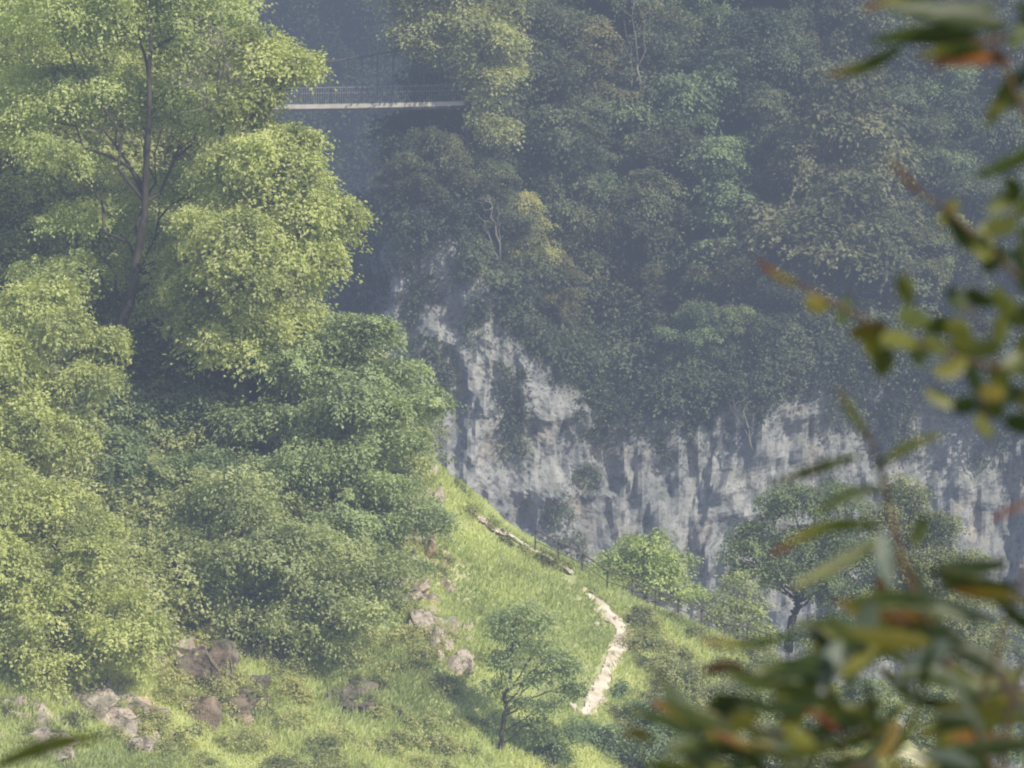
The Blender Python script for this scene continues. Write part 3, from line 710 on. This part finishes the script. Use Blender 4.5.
# undergrowth carpet over the far slope
r5 = np.random.default_rng(54)
lob = []
sel = np.where((spx > 370) & (spx < 1080) & (spy > -60) & front)[0]
for i in r5.choice(sel, 420):
    s = r5.uniform(.7, 1.5); lob.append((farF[i] + np.array([0, 0, s * .4]), (s * 1.3, s * 1.3, s * .8), r5.normal() * .15))
V, Q, A = crown_arrays(lob, .24, .6, .6, r5, per=34)
o = link('thicket', mesh_from('thicket', V, Q, None, M['leaf_far'], {'shade': A})); o['tint'] = 0.1
tag(o, 'dense thicket covering the ground between the far trees', 'thicket', kind='stuff')

# growth clinging to the cliff face: irregular tongues hanging from the rim
cu = np.arange(len(U)); lob = []
cg = np.stack([Xc, Yc, Zc], -1); cpx, cpy, cD = proj(cg.reshape(-1, 3)); cF = cg.reshape(-1, 3)
cfront = np.broadcast_to(U < seg[18] + 2, Xc.shape).ravel()
def cliff_at(px, py):
    e = np.where(cfront, (cpx - px) ** 2 + (cpy - py) ** 2, 1e9); return cF[int(np.argmin(e))].copy()
r6 = np.random.default_rng(55)
ton = [(400,250,10,40),(415,300,16,50),(440,330,22,60),(430,380,14,40),(500,300,10,30),(470,300,12,60),(545,330,30,60),(590,370,30,50),(520,360,18,30),(600,420,22,50),(640,370,30,30),(560,395,16,24),(575,410,10,40),
       (690,400,30,40),(730,420,22,50),(665,450,6,40),(780,400,26,40),(760,440,14,30),(860,390,26,50),(900,430,26,40),(870,430,16,40),(820,410,16,24),(1000,420,26,40),(930,400,18,24),(1050,430,30,50),
       (605,430,14,40),(620,400,14,30),(515,440,7,20),(510,400,14,30),(680,440,16,30),(700,450,10,30),(585,500,5,18),(600,455,10,20),(560,560,5,20),(645,570,5,14),(575,570,4,26),
       (800,360,26,20),(850,420,14,40),(895,460,14,24),(960,420,14,22),(985,470,18,30)]
for (px, py, w, hgt_) in ton:
    if px > 540: py -= 32
    w *= .8
    for _ in range(int(2 + w * hgt_ / 190)):
        a, b2 = r6.uniform(-1, 1), r6.uniform(-1, 1)
        q = cliff_at(px + a * w, py + b2 * hgt_); s = r6.uniform(.25, .75) * (1.2 - .5 * max(0, b2))
        lob.append((q + np.array([0, -.15, 0]), (s, s * .6, s * 1.1), r6.normal() * .15))
for _ in range(170):                                              # rim bushes
    i = r6.integers(0, np.searchsorted(U, seg[18])); s = r6.uniform(.4, 1.1)
    lob.append((np.array([tx[i], ty[i], tz[i]]) + np.array([0, r6.uniform(-1.6, 1), r6.uniform(-.8, .8)]), (s, s, s * .9), r6.normal() * .15))
V, Q, A = crown_arrays(lob, .20, .38, .7, r6, per=22, sag=.9)
o = link('ivy', mesh_from('ivy', V, Q, None, M['leaf_far'], {'shade': A})); o['tint'] = .1
tag(o, 'dark ivy and hanging growth on the rim and face of the cliff', 'ivy', kind='stuff')

# ---- prototypes of far trees
def proto_tree(seed, h, kind, mat):
    r = np.random.default_rng(seed); lobes = []
    if kind == 'round':
        for _ in range(15):
            a = r.uniform(0, 6.28); t = r.uniform(.32, .95); w = h * .33 * math.sin(math.pi * min(1, (t - .18) / .86)) ** .6
            rad = w * r.uniform(.3, 1); s = h * r.uniform(.11, .17)
            lobes.append((np.array([rad * math.cos(a), rad * math.sin(a), t * h]), (s, s, s * .75), r.normal() * .12))
    elif kind == 'layered':
        t = .18
        while t < 1:
            w = h * .34 * (1.04 - t) ** .75
            for k_ in range(max(2, int(6 * (1.1 - t)))):
                a = r.uniform(0, 6.28); rad = w * r.uniform(.35, 1); s = h * .085 + w * .16
                lobes.append((np.array([rad * math.cos(a), rad * math.sin(a), (t + r.normal() * .015) * h - rad * .1]), (s * 1.3, s * 1.3, s * .32), r.normal() * .1))
            t += .085
    else:
        for _ in range(8):
            a = r.uniform(0, 6.28); rad = h * .4 * math.sqrt(r.random()); s = h * r.uniform(.2, .32)
            lobes.append((np.array([rad * math.cos(a), rad * math.sin(a), h * r.uniform(.35, .75)]), (s, s, s * .8), r.normal() * .12))
    mb = MB(); n = 8; z = np.linspace(-.6, h * (.93 if kind != 'bush' else .5), n)
    Ts = np.c_[np.cumsum(r.normal(size=n) * .06), np.cumsum(r.normal(size=n) * .06), z]
    rad0 = .02 * h if kind != 'bush' else .05; mb.tube(Ts, rad0 * np.linspace(1, .2, n), 7)
    for lb in lobes:
        k_ = max(1, int(np.searchsorted(z, lb[0][2] * .8)) - 1); q = limb_path(Ts[min(k_, n - 1)], lb[0], r, 5); mb.tube(q, rad0 * .35 * np.linspace(1, .3, 5), 5)
    tm = mb.mesh('trunk', M['bark'], True)
    V, Q, A = crown_arrays(split(lobes, r, 3) if kind == 'round' else lobes, .21, .50 if kind != 'bush' else .4, 1.0 if kind != 'layered' else 1.0, r, .28 if kind != 'layered' else .15, per=34, sag=.4)
    return tm, (V, Q, A), kind
protos = {}
cache = {}
def get_crown(pk, mat):
    if (pk, mat) not in cache:
        V, Q, A = protos[pk][1]; cache[(pk, mat)] = mesh_from('crown', V, Q, None, M[mat], {'shade': A})
    return cache[(pk, mat)]
for i in range(5): protos['round%d' % i] = proto_tree(100 + i, 8, 'round', None)
for i in range(2): protos['layered%d' % i] = proto_tree(110 + i, 8, 'layered', None)
for i in range(2): protos['bush%d' % i] = proto_tree(120 + i, 3, 'bush', None)
def far_tree(pk, mat, loc, s, label, group, name='broadleaf_tree', cat='tree', tint=0.1, r=rng, sz=1.0):
    root = empty(name, loc, r.uniform(0, 6.28)); root.scale = (s, s, s * sz); tag(root, label, cat, group)
    link('trunk', protos[pk][0], root); c = link('crown', get_crown(pk, mat), root); c['tint'] = float(tint); return root

FG = 'trees on the forested far slope'
placed = []
# trees one can pick out: crown centre (px, py), height in px, prototype, material, label
hand = [(845,170,230,'layered0','leaf_tan',.12,'tan layered tree standing tallest among the far trees at right'),
        (725,205,170,'layered1','leaf_pale',.0,'grey green layered tree left of the tan layered tree'),
        (720,290,110,'round0','leaf_tan',.2,'yellowish tree below the grey green layered tree'),
        (690,345,90,'round1','leaf_pale',.0,'pale rounded tree right above the cliff rim'),
        (735,335,70,'round2','leaf_pale',.1,'small pale rounded tree beside the rim, right of its pale neighbour'),
        (780,310,90,'round3','leaf_far',.1,'grey green tree over the rim behind the red tipped twig'),
        (655,35,130,'round4','leaf_tan',.1,'pale green tree catching light at the top of the far slope'),
                (432,195,95,'round1','leaf_tan',.1,'brownish tree right under the footbridge'),
        (412,232,70,'round2','leaf_tan',.2,'smaller brownish tree on the ravine corner under the footbridge'),
        (485,215,105,'round3','leaf_far',.2,'dull green tree right of the brownish tree under the bridge'),
        (960,110,120,'round1','leaf_pale',.0,'pale blue green tree at far right behind the upper twig'),
        (985,190,120,'round4','leaf_far',.0,'blue green tree at the right edge between the blurred twigs'),
        (560,70,140,'round2','leaf_far',.2,'full green tree near the top centre of the far slope'),
        (640,130,130,'round3','leaf_far',.1,'round green tree at the middle of the far slope'),
        (545,170,120,'layered1','leaf_far',.1,'dull layered tree in the middle distance right of the bridge'),
        (600,220,140,'round4','leaf_deep',.0,'dark green tree in the shaded middle of the far slope'),
        (900,260,110,'round0','leaf_tan',.1,'yellowish green tree behind the oak twig'),
        (760,80,150,'round1','leaf_far',.0,'broad blue green tree high on the far slope')]
rh = np.random.default_rng(77)
for (px, py, hp, pk, mt, tn, lb) in hand:
    q, e = far_ground(px, py + hp * .5); s = hp * (q @ FWD) / F / 8.0
    q[2] -= .3
    far_tree(pk, mt, q, s, lb, FG, tint=tn, r=rh, sz=1.0 if 'layered' in pk else 1.0); placed.append((px, py, hp))
hero_tree('broadleaf_tree', 'leafy green tree overhanging the right end of the footbridge', P(492,165,301.5), [P(492,110,300.5), P(486,70,299.5), P(470,30,299.5)],
          LB(299.5, [(445,10,42,0,.7),(420,38,26,0,.6),(460,52,26,0,.6),(490,30,40,0,.7),(430,-30,50,0),(500,70,26,0,.6),(487,95,15,0,.7),(492,125,22,0,.8),(478,72,14,0,.6),(407,25,16,0,.6),(480,-20,50,0)]), M['leaf_green'], .2, .45, .9, 36, 45, .14, tint=.2, group=FG)
# the rest of the far forest
cnt = 0
cand = []
for row in range(11):
    for c in range(15):
        cand.append((390 + c * 50 + rh.uniform(-20, 20) + (row % 2) * 25, -50 + row * 43 + rh.uniform(-16, 16)))
for (px, py) in cand:
    lim = np.interp(px, [c[0] for c in top_px[:19]][::-1], [c[1] for c in top_px[:19]][::-1])
    if py > lim + 5 or px < 375: continue
    if px < 480 and 70 < py < 230 and rh.random() < .3: continue
    if 330 < px < 478 and 108 < py < 200: continue
    q, e = far_ground(px, py)
    if e > 900: continue
    cover = any(abs(px - a) < 28 and abs(py - 10 - b) < h * .3 for a, b, h in placed)
    if cover and rh.random() < .75: continue
    pk = rh.choice(['round0','round1','round2','round3','round4','layered0','layered1'], p=[.17,.17,.17,.17,.17,.075,.075])
    near_rim = py > lim - 60
    if py > lim - 34 and px > 500: continue
    s = rh.uniform(.55, 1.02) * (.62 if near_rim else 1)
    mt = rh.choice(['leaf_far','leaf_deep','leaf_green','leaf_pale','leaf_tan'], p=[.62,.2,.05,.05,.08])
    kindw = {'leaf_far': 'dull green', 'leaf_deep': 'dark green', 'leaf_green': 'fresh green', 'leaf_pale': 'pale grey green', 'leaf_tan': 'tan tinged'}[mt]
    form = 'layered' if 'layered' in pk else 'bushy'
    place = 'low on the far slope by the cliff rim' if near_rim else ('high on the far slope left of centre' if px < 600 else ('on the middle of the far slope' if px < 800 else 'on the far slope behind the blurred twigs'))
    if px < 545 and py > 100 and py - 175 * s < 122: continue
    if px < 480 and 60 < py < 112: continue
    q[2] -= .3
    far_tree(pk, mt, q, s, '%s %s tree %s' % (kindw, form, place), '%s %s trees %s' % (kindw, form, place), tint=float(rh.uniform(0, .35)), r=rh, sz=rh.uniform(.9, 1.15)); cnt += 1
print('far trees', cnt)

for (a, e, lb) in [((640,120),(634,2),'thin pale dead trunk standing at the top of the far slope'), ((500,260),(487,195),'thin pale bare trunk above the left part of the cliff'),
                   ((752,450),(741,390),'short pale bare trunk on the cliff rim at the middle')]:
    q, _e = far_ground(a[0], min(a[1], 330)); d = float(q @ FWD) - 4.5
    bare_tree(lb, P(a[0], a[1], d), [(P(e[0], e[1], d), .9), (P(e[0] + 12, e[1] + 12, d), .5), (P(e[0] - 10, e[1] + 18, d), .5)], r3, .07)
# ------------------------------------------------------------------ footbridge
BD = 300.5
def BP(px, py, dd=0): return P(px, py, BD + dd)
bl, brr = -70, 467
def deck_y(px): return 103.5 + 4.0 * (1 - ((px - 200) / 267.) ** 2)
def cab_y(px): return 70 - 36 * ((px - 200) / 267.) ** 2
bb = BP(467, 105); br = empty('footbridge', bb); tag(br, 'slender suspension footbridge with pale deck hung across the ravine', 'bridge')
pxs = np.linspace(bl, brr, 44)
def line(f, dd, off=0): return np.array([BP(p, f(p) + off, dd) for p in pxs]) - bb
for nm, off, rad_, mt in (('edge_beam', 0, (1, .13), 'deck_pale'), ('lower_beam', 3.2, (1, .07), 'deck_dark')):
    for dd in (0, 1.3):
        L = line(deck_y, dd, off); mb = MB()
        for a, b in zip(L[:-1], L[1:]):
            d = norm(b - a); ax = np.array([d, norm(np.cross([0, 0, 1.], d)), [0, 0, 1.]]); mb.box((a + b) / 2, (np.linalg.norm(b - a) / 2 + .005, .045, rad_[1]), ax)
        link(nm, mb.mesh(nm, M[mt]), br)
mb = MB(); L0, L1 = line(deck_y, .06, 0), line(deck_y, 1.24, 0)
for t in np.arange(0, 43, .25):
    i = int(t); f = t - i; a = L0[i] * (1 - f) + L0[i + 1] * f; b = L1[i] * (1 - f) + L1[i + 1] * f
    mb.box((a + b) / 2, (.075, .58, .02))
link('deck', mb.mesh('deck', M['deck_pale']), br)
for dd in (0, 1.3):
    mb = MB(); mb.tube(line(cab_y, dd), .06, 6); link('main_cable', mb.mesh('main_cable', M['steel'], True), br)
    for off, rad_ in ((-19, .024), (-13.5, .014)):
        mb = MB(); mb.tube(line(deck_y, dd, off), rad_, 5); link('handrail' if off < -18 else 'rail_wire', mb.mesh('rail', M['cable'], True), br)
    for p in np.linspace(bl + 12, brr - 12, 34):
        mb = MB(); mb.tube(np.array([BP(p, deck_y(p), dd), BP(p, (deck_y(p) + cab_y(p)) / 2, dd), BP(p, cab_y(p), dd)]) - bb, .034, 5); link('hanger', mb.mesh('hanger', M['steel']), br)
    mb = MB()
    for p in np.arange(bl, brr, 2.4):
        mb.tube(np.array([BP(p, deck_y(p), dd), BP(p, deck_y(p) - 19, dd)]) - bb, .009, 3)
    link('railing_mesh', mb.mesh('railing_mesh', M['cable']), br)
for p in (bl, brr):
    mb = MB()
    for dd in (-.15, 1.45):
        mb.tube(np.array([BP(p, 200, dd), BP(p, 105, dd), BP(p, 33, dd)]) - bb, .12, 8)
    mb.tube(np.array([BP(p, 34, -.15), BP(p, 34, 1.45)]) - bb, .09, 8)
    link('pylon', mb.mesh('pylon', M['steel'], True), br)
    mb = MB(); c = BP(p, 112, .65) - bb; mb.box(c + np.array([.35 if p > 0 else -.35, 0, -.1]), (.35, 1.0, .25)); link('abutment', mb.mesh('abutment', M['rock_brown']), br)

# ------------------------------------------------------------------ blurred foreground twigs
def fg_leaf_mat():
    m, nt, out = newmat('autumn_leaf')
    at = N_(nt, 'ShaderNodeAttribute', attribute_name='shade')
    c = ramp(nt, [(0, (.018, .03, .008)), (.3, (.045, .068, .012)), (.55, (.17, .17, .03)), (.72, (.19, .14, .02)), (.85, (.22, .075, .015)), (.94, (.11, .03, .025)), (1, (.13, .16, .15))], at.outputs['Fac'])
    nz = noise(nt, 40, 4, mapping(nt, (1, 1, 1))); col = mix(nt, .5, c.outputs[0], ramp(nt, [(.3, (.6, .6, .6)), (.7, (1.3, 1.25, 1.1))], nz.outputs[0]).outputs[0], 'MULTIPLY')
    p = N_(nt, 'ShaderNodeBsdfPrincipled'); p.inputs['Roughness'].default_value = .45; nt.links.new(col, p.inputs['Base Color'])
    t = N_(nt, 'ShaderNodeBsdfTranslucent'); nt.links.new(mix(nt, 1., col, (1.6, 1.5, .5), 'MULTIPLY'), t.inputs[0])
    ms = N_(nt, 'ShaderNodeMixShader'); ms.inputs[0].default_value = .35; nt.links.new(p.outputs[0], ms.inputs[1]); nt.links.new(t.outputs[0], ms.inputs[2]); nt.links.new(ms.outputs[0], out.inputs[0]); return m
M['fg_leaf'] = fg_leaf_mat()
M['fg_twig'] = simple('reddish_twig', [(.3, (.05, .035, .025)), (.7, (.13, .075, .05))], 30, bump=.4, dist=.002)
rf = np.random.default_rng(88)
def fg_leaf(mb, a, b, wpx, col, tipcol=None, D=6.0, oval=False, curl=None):
    A = P(*a, D); B = P(*b, D + rf.uniform(-.04, .04)); L = np.linalg.norm(B - A); W = wpx * (.78 if not oval else .95) * D / F
    d = norm(B - A); view = norm((A + B) / 2)
    s0 = norm(np.cross(d, view)); tw = rf.uniform(-.7, .7); nrm = np.cross(s0, d)
    s = s0 * math.cos(tw) + nrm * math.sin(tw); nn = np.cross(s, d)
    n = 9; t = np.linspace(0, 1, n); w = W * .5 * (np.sin(math.pi * t ** (.8 if not oval else .95)) ** (.75 if not oval else .55)) + .0005
    w = w * (1 + .10 * np.where(np.arange(n) % 2, 1, -1))
    cv = (rf.uniform(-.10, .12) if curl is None else curl) * L
    c = A + (B - A) * t[:, None] + np.array([0, 0, 1.]) * (cv * np.sin(math.pi * t))[:, None]
    V = np.stack([c - s * w[:, None] + nn * w[:, None] * .3, c, c + s * w[:, None] + nn * w[:, None] * .3], 1).reshape(-1, 3)
    Q = []
    for i in range(n - 1):
        for k_ in (0, 1): Q.append([i * 3 + k_, i * 3 + k_ + 1, i * 3 + k_ + 4, i * 3 + k_ + 3])
    tc = col if tipcol is None else tipcol
    sh_ = np.clip(col + (tc - col) * np.clip((t - .45) / .5, 0, 1), 0, 1); sh_ = np.repeat(sh_, 3)
    mb.add(V, Q, None, sh_)
def fg_stem(mb, pl, r0, r1, D=6.0):
    t = np.linspace(0, len(pl) - 1, len(pl) * 5); pl = np.array(pl, float)
    q = np.stack([np.interp(t, np.arange(len(pl)), pl[:, k]) for k in range(2)], -1)
    for _ in range(3): q[1:-1] = (q[:-2] + q[1:-1] + q[2:]) / 3
    mb.tube(np.array([P(a, b, D) for a, b in q]), np.linspace(r0, r1, len(q)), 6)

def fg_thing(name, label, cat, base, stems, leaves):
    root = empty(name, base); tag(root, label, cat)
    b = np.asarray(base, float)
    ms_ = stems.mesh('branches', M['fg_twig'], True); ml = leaves.mesh('foliage', M['fg_leaf'], True)
    for m_ in (ms_, ml):
        co = np.empty(len(m_.vertices) * 3, np.float32); m_.vertices.foreach_get('co', co); co = co.reshape(-1, 3) - b; m_.vertices.foreach_set('co', co.ravel().astype(np.float32)); m_.update()
    link('branches', ms_, root); link('foliage', ml, root)
# small leaved oak-like tree: trunk stands out of frame on the right
st, lv = MB(), MB()
gz = -1.7 - .95 * (6.0 - 2.5)
tb = np.array([1.35, 6.1, gz])
trunk = np.array([tb + [0, 0, -.3], tb + [.02, 0, 1.5], tb + [-.05, 0, 3.0], tb + [.02, .02, 4.4], tb + [.15, .02, 5.6]]); st.tube(trunk, [.085, .07, .06, .045, .03], 10)
def offbranch(px, py, k): 
    e = P(px, py, 6.0); a = trunk[1] + (trunk[3] - trunk[1]) * k; q = np.array([a, (a * .6 + e * .4) + [0, 0, .05], e]); st.tube(q, [.02, .013, .006], 6)
fg_stem(st, [(1110,20),(1030,35),(960,45),(900,42)], .005, .002)
fg_stem(st, [(1090,260),(1040,150),(1010,80),(985,20)], .004, .002)
offbranch(1110, 20, .9); offbranch(1090, 260, .8)
for a in [((985,40),(868,42),26,.22,.3),((905,45),(826,76),17,.3,.85),((1000,5),(880,5),26,.18,.25),((1010,28),(925,18),26,.15,.2),((1012,60),(928,66),24,.84,.9),((985,48),(915,58),20,.3,.75),((1015,70),(985,128),20,.4,.55),
          ((1040,60),(1005,100),24,.25,.3),((1055,140),(972,178),22,.28,.3),((1030,10),(1010,50),20,.3,.3),((1050,180),(1008,225),20,.35,.45),((1030,95),(985,112),15,.45,.6),((1060,30),(1015,5),24,.2,.2),((960,-10),(860,10),18,.3,.9)]:
    fg_leaf(lv, a[0], a[1], a[2], a[3], a[4])
fg_stem(st, [(1110,330),(1030,290),(990,250),(950,212),(915,190),(890,160)], .004, .0018)
fg_stem(st, [(1110,380),(1030,375),(960,360),(900,338),(850,312),(800,285),(757,260)], .0045, .0018)
fg_stem(st, [(1000,368),(985,330),(965,300)], .002, .001); fg_stem(st, [(960,360),(975,390),(990,420)], .002, .001)
offbranch(1110, 330, .72); offbranch(1110, 380, .68)
fg_leaf(lv, (800,286), (756,258), 8, .7, .93); fg_leaf(lv, (925,198), (890,158), 8, .75, .9)
for (x, y) in [(818,303),(845,310),(868,330),(872,350),(885,362),(905,290),(915,318),(900,342),(940,330),(935,345),(958,300),(965,345),(985,350),(975,380),(965,405),(990,410),(1000,330),(980,298),(1012,395),(1015,360),
               (1000,378),(1022,320),(948,212),(955,232),(968,242),(985,240),(1000,225),(1005,205),(995,262),(1018,262),(1012,190),(1025,240),(1030,280),(950,365),(920,352),(1005,300),(1028,345),(1030,400),(985,425),(1020,425),(940,398),(1035,380),(1040,310),(958,330),(992,392)]:
    a = rf.uniform(0, 6.28); l = rf.uniform(26, 40)
    fg_leaf(lv, (x - math.cos(a) * l / 2, y - math.sin(a) * l / 2), (x + math.cos(a) * l / 2, y + math.sin(a) * l / 2), rf.uniform(16, 26), float(np.clip(rf.normal(.42, .16), .1, .7)), None, 6 + rf.uniform(-.12, .12), oval=True)
fg_thing('overhanging_tree', 'blurred near tree reaching in from the right with small oval leaves and an orange one', 'tree', tb, st, lv)

# willow-like shrub at lower right
st, lv = MB(), MB()
sb = np.array([.75, 5.9, -1.7 - .95 * 3.4])
def root_to(px, py): e = P(px, py, 6.0); st.tube(np.array([sb + [0, 0, -.2], sb * .5 + e * .5 + [.1, 0, 0], e]), [.02, .014, .006], 7)
root_to(1000, 800); fg_stem(st, [(1000,800),(975,720),(935,640),(905,570),(890,510),(878,460),(868,430)], .006, .002)
root_to(940, 830); fg_stem(st, [(940,830),(880,740),(800,690),(740,670)], .004, .0015)
fg_stem(st, [(940,830),(850,750),(760,730),(660,700)], .004, .0015); fg_stem(st, [(975,720),(1000,640),(1030,560)], .004, .002); fg_stem(st, [(1000,800),(1010,700),(1040,640)], .004, .002)
fg_stem(st, [(935,640),(870,600),(830,600)], .003, .0015)
L_ = [((868,440),(835,385),9,.5,.75),((862,455),(766,487),12,.3,.5),((872,470),(946,433),10,.4,.5),((990,522),(1040,503),8,.94,.94),((885,488),(812,516),15,.28,.35),((885,528),(768,558),15,.35,.9),((882,540),(790,588),15,.38,.5),
      ((926,516),(912,548),15,.3,.4),((1010,562),(934,564),20,.08,.12),((885,530),(890,588),20,1,1),((905,560),(930,610),18,1,1),((880,590),(848,705),26,1,1),((800,632),(698,640),13,.3,.8),((850,648),(750,668),32,.3,.4),
      ((745,668),(700,672),14,.9,.93),((722,718),(650,700),16,.6,.85),((655,740),(620,732),12,.7,.8),((760,715),(715,745),18,.6,.5),((930,600),(1000,620),22,1,1),((1024,600),(950,590),18,.7,.85),((985,590),(930,575),22,.55,.6),
      ((905,640),(835,600),14,.4,.8),((895,555),(875,610),16,.9,.85),((950,640),(890,690),26,1,1),((1024,740),(930,730),20,.8,.86),((900,720),(860,768),20,.75,.7),((840,640),(820,700),22,1,1),((700,768),(640,762),16,.4,.4)]
for a in L_: fg_leaf(lv, a[0], a[1], a[2] * 1.25, a[3], a[4], 6 + rf.uniform(-.15, .15))
for _ in range(140):
    u = rf.random()
    x = 1040 - 330 * u ** 1.25 + rf.normal() * 14; ylo = np.interp(x, [640, 760, 880, 940, 1040], [725, 668, 620, 575, 560]); y = ylo + (800 - ylo) * rf.random() ** .8
    a = rf.uniform(2.2, 4.0) if rf.random() < .75 else rf.uniform(0, 6.28); l = rf.uniform(45, 95)
    col = rf.choice([.1, .22, .33, .45, .58, .7, .85, 1.0], p=[.17, .23, .22, .18, .1, .04, .02, .04])
    fg_leaf(lv, (x, y), (x + math.cos(a) * l, y - math.sin(a) * l * .8), rf.uniform(12, 26), float(np.clip(col + rf.normal() * .03, 0, 1)), float(np.clip(col + rf.choice([0, 0, 0, .2]), 0, 1)), 6 + rf.uniform(-.35, .35))
fg_thing('foreground_shrub', 'blurred near shrub of long narrow leaves with orange tips at lower right', 'shrub', sb, st, lv)
# one leaf at the lower left
st, lv = MB(), MB()
sb = np.array([-.95, 5.9, -1.7 - .95 * 3.4]); e = P(-40, 775, 6.0); st.tube(np.array([sb + [0, 0, -.2], sb * .5 + e * .5, e]), [.012, .008, .004], 7); fg_stem(st, [(-40,775),(-10,768),(10,760)], .003, .0015)
fg_leaf(lv, (-8,768), (108,736), 20, .36, .45, 6.0, curl=.05)
for a in [((-30,772),(-60,700),20,.3,.4),((-60,780),(-150,760),20,.3,.4),((-50,790),(-20,840),20,.4,.5)]: fg_leaf(lv, *a[:2], a[2], a[3], a[4])
fg_thing('foreground_sprout', 'single long blurred green leaf rising at the lower left corner', 'plant', sb, st, lv)

# ------------------------------------------------------------------ haze filling the gorge
m, nt, out_ = newmat('glowing_blue_haze')
SIG = .0016
ab = N_(nt, 'ShaderNodeVolumeAbsorption'); ab.inputs['Color'].default_value = (0, 0, 0, 1); ab.inputs['Density'].default_value = SIG
em = N_(nt, 'ShaderNodeEmission'); em.inputs['Color'].default_value = (.228, .270, .372, 1); em.inputs['Strength'].default_value = SIG  # the air glows by itself, imitating daylight scattered in the haze
ad = N_(nt, 'ShaderNodeAddShader'); nt.links.new(ab.outputs[0], ad.inputs[0]); nt.links.new(em.outputs[0], ad.inputs[1]); nt.links.new(ad.outputs[0], out_.inputs['Volume'])
mb = MB(); mb.box((0, 200, -10), (260, 330, 58)); h = link('haze', mb.mesh('haze', m)); tag(h, kind='structure')

# ------------------------------------------------------------------ light
SUN_EL, SUN_AZ = 40.0, 134.0           # azimuth clockwise from +Y (view direction)
sd = np.array([math.sin(R(SUN_AZ)) * math.cos(R(SUN_EL)), math.cos(R(SUN_AZ)) * math.cos(R(SUN_EL)), math.sin(R(SUN_EL))])
sun = bpy.data.lights.new('sun', 'SUN'); sun.energy = 5.0; sun.angle = R(.6); sun.color = (1, .95, .76)
so = bpy.data.objects.new('sun', sun); COL.objects.link(so); so.rotation_euler = Vector(sd).to_track_quat('Z', 'Y').to_euler(); so.location = (50, 0, 80)
w = bpy.data.worlds.new('World'); scene.world = w; w.use_nodes = True; nt = w.node_tree; nt.nodes.clear()
sky = nt.nodes.new('ShaderNodeTexSky'); sky.sky_type = 'NISHITA'; sky.sun_disc = False; sky.sun_elevation = R(SUN_EL); sky.sun_rotation = R(SUN_AZ)
bg = nt.nodes.new('ShaderNodeBackground'); bg.inputs[1].default_value = .15; wo = nt.nodes.new('ShaderNodeOutputWorld')
nt.links.new(sky.outputs[0], bg.inputs[0]); nt.links.new(bg.outputs[0], wo.inputs[0])

# ------------------------------------------------------------------ camera
cam = bpy.data.cameras.new('camera'); cam.sensor_width = 36; cam.lens = 36 / (2 * math.tan(R(5.0))); cam.clip_start = .1; cam.clip_end = 3000
cam.dof.use_dof = True; cam.dof.focus_distance = 47; cam.dof.aperture_fstop = cam.lens / 1000 / .0160
co_ = bpy.data.objects.new('camera', cam); COL.objects.link(co_); co_.rotation_euler = (math.pi / 2 + PITCH, 0, 0); scene.camera = co_
scene.view_settings.view_transform = 'Standard'; scene.view_settings.look = 'None'; scene.view_settings.exposure = 0; scene.view_settings.gamma = 1
scene.cycles.max_bounces = 6; scene.cycles.volume_bounces = 0
